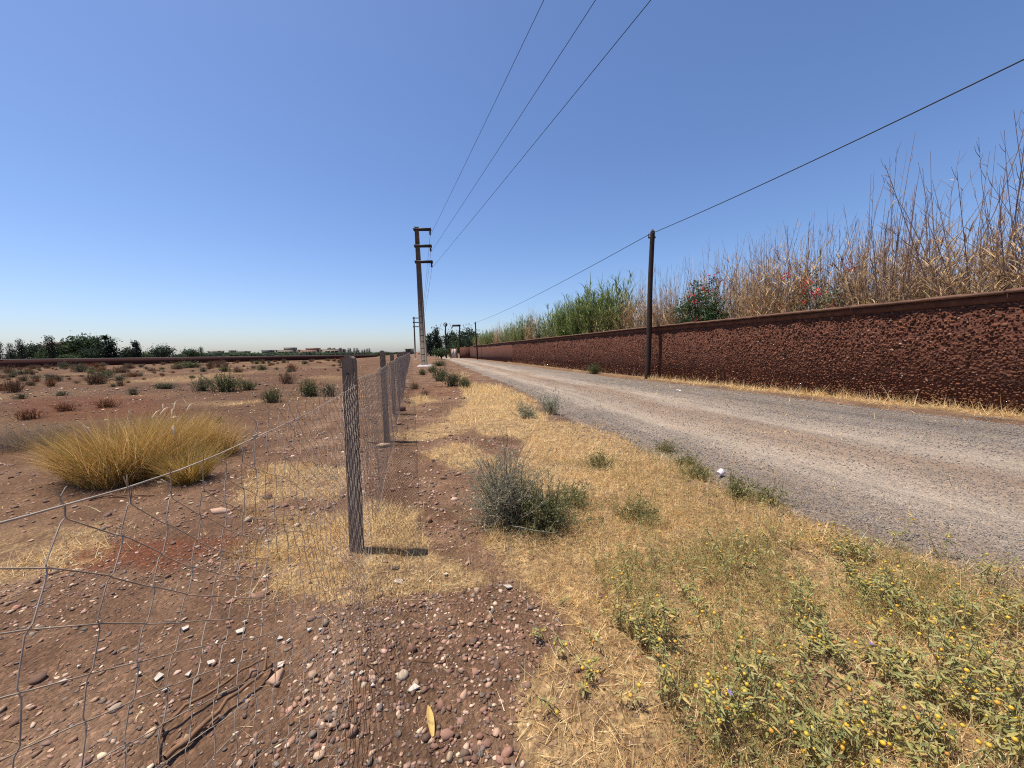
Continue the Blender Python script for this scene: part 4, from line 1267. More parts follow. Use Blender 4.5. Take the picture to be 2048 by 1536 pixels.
# ================================================================== shrubs and grasses of the field
def scrub(seed, n, twig_cols, leaf_cols, nleaf, leaf, up=0.45, sub=5):
    """unit scrub: radius about 0.5, height about 0.6"""
    r = np.random.default_rng(seed)
    az = r.random(n) * 6.283; th = np.abs(r.normal(size=n)) * 0.65
    L = 0.62 * r.uniform(0.6, 1.05, n)
    d = np.stack([np.sin(th) * np.cos(az), np.sin(th) * np.sin(az), np.cos(th)], -1)
    b = np.stack([0.1 * r.normal(size=n), 0.1 * r.normal(size=n), np.zeros(n) - 0.02], -1)
    mid = b + d * (L * .5)[:, None]; end = mid + unit(d + np.array([0, 0, up * 0.5]) + 0.25 * r.normal(size=(n, 3))) * (L * .5)[:, None]
    P = np.stack([b, mid, end], 1)
    parts = [(*tubes(P, np.array([[0.007, 0.005, 0.002]]), 3), np.repeat(jitter_cols(n, twig_cols), 9, 0))]
    w = np.repeat(np.arange(n), sub); m = len(w); f = r.uniform(0.3, 1.0, m)[:, None]
    sb = P[w, 0] * np.clip(1 - 2 * f, 0, 1) + P[w, 1] * (1 - np.abs(2 * f - 1)) + P[w, 2] * np.clip(2 * f - 1, 0, 1)
    sd = unit(d[w] + 0.8 * r.normal(size=(m, 3)))
    se = sb + sd * r.uniform(0.06, 0.17, (m, 1))
    parts.append((*tubes(np.stack([sb, se], 1), np.array([[0.0035, 0.0015]]), 3), np.repeat(jitter_cols(m, twig_cols), 6, 0)))
    lf = []
    if nleaf:
        w2 = r.integers(0, m, nleaf); g = r.random((nleaf, 1))
        lp = sb[w2] * (1 - g) + se[w2] * g
        V, F = leaflets(lp, unit(sd[w2] + 0.7 * r.normal(size=(nleaf, 3))), r.normal(size=(nleaf, 3)), leaf * r.uniform(.6, 1.3, nleaf), leaf * 0.42)
        lf.append((V, F, np.repeat(jitter_cols(nleaf, leaf_cols, 0.25), 4, 0)))
    return parts, lf
BROWN = [lin(112, 88, 66), lin(128, 98, 72), lin(98, 78, 62), lin(138, 110, 80)]
RUSTY = [lin(134, 86, 56), lin(120, 74, 50), lin(150, 104, 66)]
GREYG = [lin(124, 124, 96), lin(110, 112, 84), lin(140, 136, 106), lin(100, 104, 74)]
MIDG = [lin(100, 110, 68), lin(114, 120, 76), lin(88, 98, 60)]
SCRUB = {}
for nm, args in {"brown": [(k, 90, BROWN, BROWN, 500, 0.03) for k in (1, 2, 3)], "rusty": [(k, 100, RUSTY, RUSTY, 500, 0.035) for k in (4, 5)],
                 "grey": [(k, 90, [lin(98, 88, 70)], GREYG, 1100, 0.042) for k in (6, 7, 8)], "green": [(k, 90, [lin(96, 90, 60)], MIDG, 1200, 0.045) for k in (9, 10)],
                 "straw": [(k, 130, [lin(186, 146, 92), lin(166, 126, 78)], [lin(196, 158, 100)], 300, 0.04) for k in (11, 12)]}.items():
    SCRUB[nm] = []
    for a in args:
        t_, l_ = scrub(*a)
        me = make_mesh("scrub", t_ + l_); me.materials.append(M_LEAF); SCRUB[nm].append(me)
def place_scrub(kind, px, py, wpx, hfac, label, group, name):
    b = gp(px, py)
    if b.y > 140 or b.length > 200: return None
    w = wpx / FPX * b.y
    o = obj(name, random.choice(SCRUB[kind]), None, None, b)
    o.rotation_euler[2] = random.uniform(0, 6.28); o.scale = (w, w, w * hfac)
    tag(o, label, "shrub", group)
    return o
special = [
    ("green", 450, 783, 85, 0.75, "large grey green shrub left of centre in the field", "field_shrub"),
    ("grey", 405, 782, 48, 1.0, "dry greyish shrub touching the left of the large green one", "field_shrub"),
    ("green", 495, 780, 50, 0.7, "green shrub touching the right of the large green one", "field_shrub"),
    ("green", 545, 805, 52, 1.0, "rounded green shrub nearest to the fence mesh", "field_shrub"),
    ("green", 620, 792, 60, 0.95, "bushy green shrub just left of the first fence post", "field_shrub"),
    ("grey", 660, 793, 46, 1.0, "grey green shrub seen through the mesh beside the first post", "field_shrub"),
    ("brown", 575, 767, 46, 0.9, "brownish green shrub behind the rounded green one", "field_shrub"),
    ("brown", 30, 785, 46, 1.1, "dark brown round shrub at the left edge of the field", "field_shrub"),
    ("grey", 267, 790, 30, 0.9, "small grey green shrub standing alone above the golden grass", "field_shrub"),
    ("brown", 188, 769, 44, 0.95, "broad brown shrub in the left field", "field_shrub"),
    ("brown", 240, 772, 26, 0.9, "round brown shrub right of the broad one", "field_shrub"),
    ("grey", 42, 798, 30, 0.7, "low grey shrub below the dark one at the left edge", "field_shrub"),
    ("grey", 122, 792, 36, 0.5, "low spreading grey shrub in the left field", "field_shrub"),
    ("rusty", 102, 773, 30, 0.9, "rusty brown shrub left of the broad brown one", "field_shrub"),
    ("rusty", 60, 838, 70, 0.5, "low rust coloured weeds above the golden grass", "field_weeds"),
    ("rusty", 130, 822, 60, 0.5, "rusty weeds in a strip behind the golden grass", "field_weeds"),
    ("rusty", 210, 815, 60, 0.5, "thin rusty weeds at the right end of the strip", "field_weeds"),
    ("green", 378, 736, 62, 0.4, "bright green low bush before the far wall", "field_shrub"),
    ("green", 355, 738, 40, 0.45, "smaller green bush left of the bright low one", "field_shrub"),
    ("grey", 435, 845, 30, 0.7, "dark grey dry weed right of the golden grass", "field_weeds"),
    ("green", 1187, 747, 36, 0.95, "small green shrub at the foot of the rubble wall", "wall_shrub"),
    ("grey", 905, 772, 62, 0.8, "grey green bush on the verge beside the road", "verge_shrub"),
    ("green", 880, 762, 46, 1.0, "green bush on the verge left of the straw coloured one", "verge_shrub"),
    ("straw", 908, 764, 40, 0.8, "straw yellow tuft in the middle of the verge bushes", "verge_shrub"),
    ("green", 930, 775, 40, 0.9, "green bush on the verge right of the straw coloured tuft", "verge_shrub"),
    ("green", 866, 745, 30, 0.8, "green bush at the foot of the tall power pole", "verge_shrub"),
    ("green", 845, 750, 24, 0.9, "small green bush left below the pole pad", "verge_shrub"),
    ("green", 880, 732, 40, 0.5, "low green growth right of the tall power pole", "verge_shrub"),
    ("brown", 830, 778, 30, 0.8, "small brown weed beside the fence mesh", "verge_shrub"),
    ("brown", 850, 790, 30, 0.6, "low brown weed on the verge past the boulder", "verge_shrub"),
]
for kd, x, y, w, hf, lb, nm in special:
    place_scrub(kd, x, y, w, hf, lb, None, nm)
rs = random.Random(5)
for k in range(240):
    D_ = 16 * (140 / 16) ** (rs.random() ** 0.62); x = rs.uniform(-20, 700 if D_ > 30 else 430)
    b_ = at_depth(x, 705, D_); zg = float(hgt(b_.x, b_.y))
    y = 700.6 + (H - zg) * FPX / D_ - (x - 1024) * 0.01745
    w = (9 + (y - 722) * 0.5) * (0.4 + 1.4 * rs.random() ** 1.8)
    kd = rs.choices(["brown", "rusty", "grey", "green"], [5, 3, 3, 1.2])[0]
    place_scrub(kd, x, y, w, rs.uniform(0.45, 0.95), {"brown": "brown dry shrub scattered over the open field", "rusty": "rusty red dry shrub scattered over the open field", "grey": "grey green shrub scattered over the open field", "green": "small fresh green shrub scattered over the open field"}[kd], kd + " shrubs scattered over the field", "field_shrub")

# ---- golden fountain grass
GOLD = [lin(186, 144, 84), lin(168, 126, 68), lin(206, 170, 110), lin(146, 112, 62), lin(222, 190, 132)]
GOLDG = [lin(146, 126, 60), lin(160, 136, 66), lin(132, 116, 56)]
def tussock(seed, n, rad_, Lmin, Lmax, cols, width=0.0045, droop=1.15, greener=0.2):
    r = np.random.default_rng(seed)
    a = r.random(n) * 6.283; q = rad_ * np.sqrt(r.random(n))
    base = np.stack([q * np.cos(a), q * np.sin(a), np.zeros(n) - 0.02], -1)
    az = a + r.normal(size=n) * 0.8
    l0 = np.clip(0.1 + 0.6 * q / rad_ * r.random(n) + 0.12 * r.normal(size=n), 0, 1.2)
    V, F, _ = blades(base, az, l0, l0 + droop * r.uniform(0.35, 1.1, n), r.uniform(Lmin, Lmax, n), width * r.uniform(0.6, 1.3, n), 5, r.random(n) * 6.283)
    C = jitter_cols(n, cols, 0.2); gm = r.random(n) < greener; C[gm] = jitter_cols(int(gm.sum()), GOLDG)
    grad = 1.0
    return (V, F, np.clip(np.repeat(C, 12, 0) * grad, 0, 1))
def grass_clump(label, px, py, spec, loc_off=(0, 0), plumes=0, spread=0.5, name="golden_grass", lobes=None):
    b = gp(px, py)
    t = thing(name, label, "grass clump", (b.x + loc_off[0], b.y + loc_off[1], b.z), 0, None)
    bl = obj("blades", make_mesh("blades", [tussock(*s) for s in [spec]] if not lobes else [(lambda q: (q[0] + np.array([ox, oy, 0]), q[1], q[2]))(tussock(spec[0] + 7 * i_, int(spec[1] * fr), spec[2] * sc_, spec[3] * sc_, spec[4] * sc_, *spec[5:])) for i_, (ox, oy, sc_, fr) in enumerate(lobes)]), M_STRAW, t); bl["kind"] = "stuff"
    for k in range(plumes):
        a = rs.uniform(0, 6.28); q = rs.uniform(0.2, spread); h = rs.uniform(0.5, 0.68)
        P = np.array([[q * .3 * math.cos(a), q * .3 * math.sin(a), 0.0], [q * .8 * math.cos(a), q * .8 * math.sin(a), h * .8], [q * math.cos(a), q * math.sin(a), h]])
        V, F = tubes(P, 0.0015, 3)
        st = obj("flower_stem", make_mesh("flower_stem", [(V, F, lin(190, 160, 100))]), M_STRAW, t)
        tip = P[-1]; dv = np.array([math.cos(a) * 0.5 + .2, math.sin(a) * 0.5, 0.7]); dv /= np.linalg.norm(dv)
        PP = np.array([tip, tip + dv * 0.04, tip + dv * 0.09 + [0, 0, .003], tip + dv * 0.13 + [.012, 0, -.006]])
        V, F = tubes(PP, np.array([[0.004, 0.012, 0.012, 0.003]]), 7)
        obj("seed_plume", make_mesh("seed_plume", [(V, F, lin(226, 206, 176))], True), M_STRAW, st)
    return t
grass_clump("big golden clump of fountain grass in the left field", 215, 965, (41, 6500, 0.34, 0.42, 0.82, GOLD, 0.005, 0.85, 0.3), (0, 0.2), 3, 0.4, "golden_grass", [(0, 0, 1.08, .45), (-0.28, 0.05, .85, .22), (0.26, 0.12, .85, .2), (-.05, .3, 1.12, .22), (0.10, -.22, .62, .12)])
grass_clump("left lobe of golden grass leaning towards the frame edge", 148, 965, (42, 2200, 0.24, 0.35, 0.66, GOLD, 0.005, 0.9, 0.3), (0, 0.25), 0)
grass_clump("taller golden grass clump behind the big one with pale plumes", 335, 925, (43, 4200, 0.32, 0.42, 0.80, GOLD, 0.005, 0.85, 0.3), (0, 0.2), 5, 0.5, "golden_grass", [(0, 0, 1, .45), (.3, .2, .8, .25), (-.25, .25, .9, .3)])
grass_clump("small greenish golden grass tuft in front of the tall clump", 378, 962, (44, 1500, 0.14, 0.3, 0.55, GOLD, 0.004, 0.9, 0.5), (0, 0), 1, 0.15)
grass_clump("grey dead grass clump at the left edge behind the golden one", 40, 905, (45, 1100, 0.4, 0.3, 0.6, [lin(120, 106, 92), lin(104, 92, 80), lin(134, 118, 98)], 0.004, 1.1, 0.0), (-0.3, 0.4), 0)
# fine dry weeds between the mesh and the field
for k in range(14):
    x = rs.uniform(480, 690); y = rs.uniform(930, 1150)
    grass_clump("thin tuft of straw coloured grass behind the near mesh", x, y, (60 + k, 90, 0.10, 0.06, 0.16, GOLD, 0.003, 1.0, 0.1), (0, 0), 0, .1, "straw_tuft")["group"] = "straw tufts behind the near mesh"

# ================================================================== the verge
# ---- matted straw: short dry blades, far too many to count
STRAWC = [lin(242, 212, 156), lin(230, 194, 134), lin(250, 230, 180), lin(204, 166, 110), lin(238, 206, 150), lin(172, 136, 90)]
def straw_blades():
    bx, by, br = [], [], []
    def scatter(x0, x1, y0, y1, dens, keep):
        n = int((x1 - x0) * (y1 - y0) * dens)
        x = rng.uniform(x0, x1, n); y = rng.uniform(y0, y1, n)
        m = np.maximum(straw_mask(x, y), 0.16 * straw_mask(x + 0.12, y + 0.1) + 0.16 * straw_mask(x - 0.15, y - 0.05) + 0.012)
        clump = 0.28 + 0.8 * sstep(0.40, 0.60, fbm(x * 3.3, y * 3.3, 15, 3)) * (0.55 + 0.45 * sstep(0.3, 0.55, fbm(x * 0.9 + 3, y * 0.9, 19, 3)))
        k = rng.random(n) < m * clump * keep
        # only what can be seen from around the camera
        v = (np.abs(x) < 1.65 * y + 1.3)
        k &= v
        bx.append(x[k]); by.append(y[k])
    scatter(-3.5, 4.5, 0.7, 3.2, 8000, 1.0)
    scatter(-5, 4.5, 3.2, 6.5, 3600, 0.9)
    scatter(-8, 3, 6.5, 16, 1500, 0.8)
    scatter(4, 11.5, 5.0, 18, 1500, 0.75)
    scatter(-3, 8, 18, 45, 260, 0.6)
    scatter(-40, -3, 6, 34, 28, 1.0)
    x = np.concatenate(bx); y = np.concatenate(by); n = len(x)
    r = np.sqrt(x * x + y * y)
    inside = (x > road_left(y) - 0.35) & (x < road_right(y) + 0.35)
    z = np.where(inside, np.maximum(hgt(x, y), road_z(x, y)[0]), hgt(x, y))
    fat = np.clip(r / 3.0, 1.0, 6.0)
    length = rng.uniform(0.03, 0.095, n) * (1 + 1.0 * (rng.random(n) < 0.12)) * np.clip(r / 6, 1, 1.6)
    near_wall = (wall_x(y) - x < 1.1) & (y > 4)
    length = np.where(near_wall, length * 1.8, length * (0.7 + 0.8 * fbm(x * 2.4, y * 2.4, 55, 2)))
    l0 = np.where(rng.random(n) < 0.3, rng.uniform(0.1, 0.8, n), rng.uniform(0.8, 1.6, n))
    V, F, _ = blades(np.stack([x, y, z + 0.004], -1), rng.random(n) * 6.283, l0, l0 + rng.uniform(-0.7, 0.7, n), length, 0.0026 * fat * rng.uniform(0.6, 1.3, n), 3, rng.random(n) * 6.283)
    C = jitter_cols(n, STRAWC, 0.2)
    tone = 0.78 + 0.42 * fbm(x * 1.6, y * 1.6, 88, 3)
    return (V, F, np.clip(np.repeat(C * tone[:, None], 8, 0), 0, 1)), n
sb, nblades = straw_blades()
print("straw blades", nblades)
o = obj("dry_grass", make_mesh("dry_grass", [sb]), M_STRAW)
tag(o, "matted golden dry grass covering the verge and wall foot", "grass", None, "stuff")

# ---- the wiry grey bush in the middle of the verge
def wiry_bush(seed, w, h, n, cols, leafcols, nl, leaf, spike=True):
    r = np.random.default_rng(seed)
    P0 = []
    az = r.random(n) * 6.283; th = np.clip(np.abs(r.normal(size=n)) * 0.62, 0, 1.45)
    d = np.stack([np.sin(th) * np.cos(az) * w / h, np.sin(th) * np.sin(az) * w / h, np.cos(th)], -1)
    L = h * r.uniform(0.55, 1.0, n)
    S = 5; pts = [np.stack([0.05 * r.normal(size=n), 0.05 * r.normal(size=n), np.zeros(n)], -1)]
    dd = d.copy()
    for k in range(S - 1):
        dd = dd + 0.22 * r.normal(size=(n, 3)); pts.append(pts[-1] + dd * (L / (S - 1))[:, None]); pts[-1][:, 2] = np.maximum(pts[-1][:, 2], 0.01)
    P = np.stack(pts, 1)
    tw = [(*tubes(P, np.array([[.004, .0032, .0024, .0016, .001]]), 3), np.repeat(jitter_cols(n, cols), 15, 0))]
    sub = 9; wv = np.repeat(np.arange(n), sub); m = len(wv)
    t = r.uniform(0.25, 1, m) * (S - 1); i0 = np.minimum(t.astype(int), S - 2); f = (t - i0)[:, None]
    b = P[wv, i0] * (1 - f) + P[wv, i0 + 1] * f
    sd = unit(unit(dd[wv]) + 0.9 * r.normal(size=(m, 3))); Ls = r.uniform(0.03, 0.11, (m, 1))
    e = b + sd * Ls
    tw.append((*tubes(np.stack([b, (b + e) / 2 + 0.01 * r.normal(size=(m, 3)), e], 1), np.array([[.0016, .0012, .0007]]), 3), np.repeat(jitter_cols(m, cols), 9, 0)))
    q = r.integers(0, m, nl); g = r.random((nl, 1))
    V, F = leaflets(b[q] * (1 - g) + e[q] * g, unit(sd[q] + 0.9 * r.normal(size=(nl, 3))), r.normal(size=(nl, 3)), leaf * r.uniform(.6, 1.3, nl), leaf * .38)
    return tw, [(V, F, np.repeat(jitter_cols(nl, leafcols, .22), 4, 0))]
SILV = [lin(156, 154, 128), lin(140, 142, 114), lin(170, 164, 138), lin(122, 126, 98)]
def place_wiry(name, label, px, py, args, spikes=0):
    b = gp(px, py); t = thing(name, label, "bush", b)
    tw, lf = wiry_bush(*args)
    obj("twigs", make_mesh("twigs", tw), M_TWIG, t); obj("foliage", make_mesh("foliage", lf), M_LEAF, t)
    for k in range(spikes):
        S = 8; h = args[2] * (1.45 if k == 0 else random.uniform(0.8, 1.2)); dx = 0.02 if k == 0 else random.uniform(-.3, .45)
        zz_ = np.linspace(0.05, h, S); P = np.stack([dx * (zz_ / h) ** 1.2 + 0.008 * np.sin(zz_ * 20 + k), 0.05 * np.sin(k) * zz_ / h, zz_], -1)
        V, F = tubes(P, np.linspace(.0045, .0015, S)[None], 4); prt = [(V, F, lin(112, 92, 70))]
        for q in range(12):
            i0 = random.randint(2, S - 1); a = random.uniform(0, 6.28); c = P[i0]
            V, F = tubes(np.array([c, c + [0.05 * math.cos(a), 0.05 * math.sin(a), 0.03]]), np.array([[.0014, .0007]]), 3); prt.append((V, F, lin(120, 104, 80)))
        obj("stalk", make_mesh("stalk", prt), M_TWIG, t)
place_wiry("wiry_bush", "wiry silver grey bush in the middle of the verge with a tall bare stalk", 1012, 1045, (3, 0.44, 0.54, 300, [lin(150, 140, 118), lin(132, 126, 106)], SILV, 7000, 0.016), 5)
place_wiry("wiry_bush", "low darker green growth at the right foot of the silver bush", 1085, 1050, (4, 0.42, 0.30, 190, [lin(96, 92, 62)], [lin(122, 126, 82), lin(140, 140, 94), lin(104, 112, 72)], 4200, 0.020))
place_wiry("wiry_bush", "small grey green plant standing at the road edge", 1100, 828, (5, 0.20, 0.42, 60, SILV, SILV, 700, 0.04))
place_wiry("wiry_bush", "pale grey weed on the straw left of the road edge plant", 1052, 836, (6, 0.26, 0.30, 60, SILV, SILV, 600, 0.04))
for k, (x, y, w) in enumerate([(1200, 935, 0.25), (1370, 935, 0.3), (1480, 996, 0.24), (1270, 1040, 0.25), (1530, 1010, 0.22), (1330, 910, 0.25), (1390, 956, 0.20), (1150, 1010, 0.2)]):
    place_wiry("verge_weed", ["green weed above the straw right of the silver bush", "green weed at the road edge before the white cup", "green weeds right under the white cup", "dull green weed lower mid verge", "green weed on the gravel right of the white cup", "uppermost green weed on the road edge", "green weed left beside the white cup", "olive weed just right of the silver bush"][k], x, y, (70 + k, w * 1.25, 0.13 + 0.03 * (k % 3), 34, [lin(120, 110, 66)], [lin(132, 132, 84), lin(156, 146, 94), lin(116, 118, 76)], 480, 0.028))

# ---- silverleaf nightshade: grey green lance leaves, yellow berries, a few violet flowers
NSL = [lin(152, 148, 94), lin(138, 138, 82), lin(168, 162, 110), lin(164, 150, 86), lin(116, 120, 74)]
NSY = [lin(172, 152, 90), lin(186, 160, 98)]
M_BERRY, _nt, _b = new_mat("yellow_berry")
_oi = _nt.nodes.new("ShaderNodeObjectInfo")
_r = ramp(_nt, _oi.outputs["Random"], [(0.0, lin(122, 122, 58)), (0.3, lin(176, 150, 56)), (0.75, lin(204, 160, 50)), (1.0, lin(160, 108, 52))])
_nt.links.new(_r.outputs[0], _b.inputs["Base Color"]); _b.inputs["Roughness"].default_value = 0.45
M_VIOLET = plain("violet_petal", lin(118, 106, 160), 0.6, 60, 0.15)
def leaf_mesh(seed):
    r = np.random.default_rng(seed)
    n = 7; t = np.linspace(0, 1, n)
    w = 0.105 * np.sin(np.pi * t ** 0.8) * (1 + 0.15 * np.sin(t * 17 + seed)); bend = -0.25 * t ** 2
    V, F = [], []
    for k in range(n):
        V += [(t[k], -w[k], bend[k] + 0.25 * w[k]), (t[k], 0, bend[k]), (t[k], w[k], bend[k] + 0.25 * w[k])]
    for k in range(n - 1):
        a = k * 3; F += [[a, a + 1, a + 4, a + 3], [a + 1, a + 2, a + 5, a + 4]]
    return np.array(V), np.array(F)
LEAF_ME = []
for k in range(8):
    V, F = leaf_mesh(k)
    m = make_mesh("leaf", [(V, F, NSL[k % 5] if k < 7 else NSY[k % 2])]); m.materials.append(M_LEAF); LEAF_ME.append(m)
bv = ICO2[0] * [1, 1, 0.94]
BERRY_ME = make_mesh("berry", [(bv, ICO2[1], None)], True); BERRY_ME.materials.append(M_BERRY)
pv, pf = [], []
for k in range(5):
    a = k * 1.2566; c = len(pv)
    pv += [(0, 0, 0), (0.7 * math.cos(a - .45), 0.7 * math.sin(a - .45), 0.15), (1.1 * math.cos(a), 1.1 * math.sin(a), 0.3), (0.7 * math.cos(a + .45), 0.7 * math.sin(a + .45), 0.15)]
    pf.append([c, c + 1, c + 2, c + 3])
FLOWER_ME = make_mesh("flower", [(np.array(pv), np.array(pf), None)]); FLOWER_ME.materials.append(M_VIOLET)

def nightshade(seed, nst, h, separate, nberry, nflower, leafy=1.0):
    r = np.random.default_rng(seed)
    stem_parts, leaf_t, berry_t, flow_t = [], [], [], []
    for s in range(nst):
        a = r.random() * 6.283; ln = r.uniform(0.1, 0.75); S = 6
        hh = h * r.uniform(0.6, 1.1)
        P = [np.array([0.02 * math.cos(a), 0.02 * math.sin(a), -0.01])]
        dirv = np.array([math.sin(ln) * math.cos(a), math.sin(ln) * math.sin(a), math.cos(ln)])
        for k in range(S - 1):
            dirv = unit(dirv + 0.2 * r.normal(size=3)); P.append(P[-1] + dirv * hh / (S - 1)); P[-1][2] = max(P[-1][2], 0.015)
        P = np.array(P)
        V, F = tubes(P, np.linspace(.0032, .0012, S)[None], 4)
        stem_parts.append((V, F, np.array(lin(142, 132, 92)) * r.uniform(.8, 1.1)))
        for k in range(int(19 * leafy)):
            t = r.uniform(0.25, 1.0) * (S - 1); i0 = min(int(t), S - 2); c = P[i0] + (P[i0 + 1] - P[i0]) * (t - i0)
            leaf_t.append((c, r.random() * 6.283, r.uniform(-0.7, 0.35), r.uniform(-.9, .9), r.uniform(0.016, 0.046)))
        for k in range(nberry):
            t = r.uniform(0.5, 1.0) * (S - 1); i0 = min(int(t), S - 2); c = P[i0] + (P[i0 + 1] - P[i0]) * (t - i0)
            c2 = c + np.array([r.normal() * .022, r.normal() * .022, r.uniform(-.02, .02)])
            V, F = tubes(np.array([c, (c + c2) / 2 + [0, 0, .008], c2]), 0.001, 3); stem_parts.append((V, F, lin(150, 136, 80)))
            berry_t.append((c2, r.uniform(0.004, 0.0085)))
        for k in range(nflower if s == 0 else 0):
            flow_t.append((P[-1] + r.normal(size=3) * .02, r.uniform(0.007, 0.010)))
    return stem_parts, leaf_t, berry_t, flow_t
def place_nightshade(px, py, seed, label, group, separate, nst, h, nb, nf, leafy=1.0):
    b = gp(px, py)
    if road_left(b.y) - 0.35 < b.x < road_right(b.y): b.z = max(b.z, float(road_z(b.x, b.y)[0]))
    t = thing("nightshade_plant", label, "weed", b, 0, group)
    sp_, lt, bt, ft = nightshade(seed, nst, h, separate, nb, nf, leafy)
    obj("stem", make_mesh("stem", sp_), M_TWIG, t)
    if separate:
        for c, a, e, ro, L in lt:
            o = obj("leaf", LEAF_ME[rs.randrange(8)], None, t, c)
            o.rotation_euler = (ro, e, a); o.scale = (L, L, L)
    else:
        parts = []
        for c, a, e, ro, L in lt:
            k = rs.randrange(8)
            Rm = np.array((Matrix.Rotation(a, 3, 'Z') @ Matrix.Rotation(e, 3, 'Y') @ Matrix.Rotation(ro, 3, 'X')))
            V, F = leaf_mesh(k); V = (V * L) @ Rm.T + c
            parts.append((V, F, NSL[k % 5] if k < 7 else NSY[k % 2]))
        lo = obj("leaves", make_mesh("leaves", parts), M_LEAF, t); lo["kind"] = "stuff"
    for c, rr in bt:
        o = obj("berry", BERRY_ME, None, t, c); o.scale = (rr, rr, rr)
    for c, rr in ft:
        o = obj("flower", FLOWER_ME, None, t, c); o.scale = (rr, rr, rr); o.rotation_euler = (rs.uniform(-.6, .6), rs.uniform(-.6, .6), rs.uniform(0, 6))
    return t
tall = [(1700, 1120, "nightshade plant with yellow berries standing on the road edge", 4, 0.30, 5, 0), (1790, 1090, "thin nightshade plant right of the berried one on the gravel", 2, 0.30, 3, 0),
        (1890, 1120, "small leafy nightshade alone on the gravel at right", 2, 0.2, 1, 0), (1340, 1420, "leggy nightshade with big yellow berries at the bottom", 4, 0.30, 3, 0),
        (1440, 1500, "nightshade with a row of yellow berries at the bottom edge", 5, 0.28, 4, 0), (1500, 1330, "nightshade rising from the straw left of the leafy patch", 4, 0.28, 3, 1)]
for k, (x, y, lb, ns, h, nb, nf) in enumerate(tall):
    place_nightshade(x, y, 500 + k, lb, None, True, ns, h, nb, nf, 0.9)
NP = [(1180, 1130), (1480, 1085), (1640, 1090), (2048, 1165), (2100, 1536), (1500, 1560), (1330, 1400)]
NPn = [(float(a), float(b_)) for a, b_ in NP]
cnt = 0; tries = 0
while cnt < 84 and tries < 4000:
    tries += 1
    x, y = rs.uniform(1180, 2080), rs.uniform(1085, 1545)
    if not in_poly(np.array([x]), np.array([y]), NPn)[0]: continue
    # thinner towards the straw on the left
    if rs.random() > 0.25 + 0.75 * min(1, max(0, (x - 1250) / 350)): continue
    near_ = y > 1330
    place_nightshade(x, y, 600 + cnt, ["leafy nightshade plant in the dense weeds of the near right corner", "nightshade plant in the weeds along the road edge"][0 if near_ else 1],
                     ["nightshade in the near right corner", "nightshade along the road edge"][0 if near_ else 1], near_ and cnt % 2 == 0, rs.randint(3, 6), rs.uniform(0.16, 0.30), rs.choice([1, 1, 2, 2]), rs.choice([0] * 12 + [1]), rs.uniform(0.7, 1.3))
    cnt += 1
for k in range(10):
    x, y = rs.uniform(1080, 1330), rs.uniform(1200, 1500)
    place_nightshade(x, y, 800 + k, "sparse nightshade sprig in the straw left of the leafy patch", "nightshade sprigs in the straw", False, rs.randint(1, 2), rs.uniform(0.1, 0.2), rs.choice([1, 2, 3]), 0, 0.7)
# ---- loose stalks: longer dry stems and fine olive weeds standing up through the straw
def loose_stalks(n, cols, lmin, lmax, poly, width, l0max, seedmask=None):
    xs, ys = [p[0] for p in poly], [p[1] for p in poly]
    x = rng.uniform(min(xs), max(xs), n * 3); y = rng.uniform(min(ys), max(ys), n * 3)
    k = in_poly(x, y, poly) & (rng.random(n * 3) < sstep(0.35, 0.6, fbm(x * 2.1, y * 2.1, 29, 3)) + 0.12)
    x, y = x[k][:n], y[k][:n]; m = len(x)
    z = np.where(x > road_left(y) - 0.7, np.maximum(hgt(x, y), road_z(x, y)[0]), hgt(x, y))
    l0 = rng.uniform(0.0, l0max, m)
    V, F, P = blades(np.stack([x, y, z - .004], -1), rng.random(m) * 6.283, l0, l0 + rng.uniform(-0.6, 1.6, m), rng.uniform(lmin, lmax, m), width * rng.uniform(.7, 1.3, m), 5, rng.random(m) * 6.283)
    return (V, F, np.repeat(jitter_cols(m, cols, .2), 12, 0)), P
vp = ground_poly([(960, 1090), (1080, 900), (1300, 905), (1480, 990), (1700, 1085), (2060, 1165), (2150, 1600), (1050, 1600), (1070, 1350), (1130, 1240)])
np_ = ground_poly([(1180, 1130), (1480, 1085), (1640, 1090), (2048, 1165), (2150, 1600), (1400, 1600), (1300, 1400)])
s1, P1_ = loose_stalks(9000, [lin(222, 190, 132), lin(200, 164, 108), lin(186, 144, 92)], 0.08, 0.2, vp, 0.0024, 0.9)
s2, P2_ = loose_stalks(2400, [lin(170, 156, 92), lin(150, 140, 82), lin(186, 166, 104)], 0.08, 0.22, np_, 0.0026, 0.9)
lw = rng.integers(0, len(P2_), 15000); li = rng.integers(2, 6, 15000)
V, F = leaflets(P2_[lw, li] + rng.normal(size=(15000, 3)) * .006, unit(rng.normal(size=(15000, 3)) + [0, 0, .3]), rng.normal(size=(15000, 3)) + [0, 0, 1], rng.uniform(.010, .030, 15000), rng.uniform(.003, .007, 15000))
s3 = (V, F, np.repeat(jitter_cols(15000, [lin(150, 146, 92), lin(132, 134, 84), lin(176, 162, 100), lin(120, 124, 80)], .25), 4, 0))
s4, P4_ = loose_stalks(1300, [lin(150, 140, 88), lin(186, 160, 104)], 0.05, 0.16, ground_poly([(980, 1010), (1100, 930), (1330, 905), (1560, 1020), (1640, 1090), (1200, 1130), (1000, 1110)]), 0.0026, 0.8)
lw = rng.integers(0, len(P4_), 9000); li = rng.integers(2, 6, 9000)
V, F = leaflets(P4_[lw, li] + rng.normal(size=(9000, 3)) * .006, unit(rng.normal(size=(9000, 3)) + [0, 0, .3]), rng.normal(size=(9000, 3)) + [0, 0, 1], rng.uniform(.010, .028, 9000), rng.uniform(.003, .007, 9000))
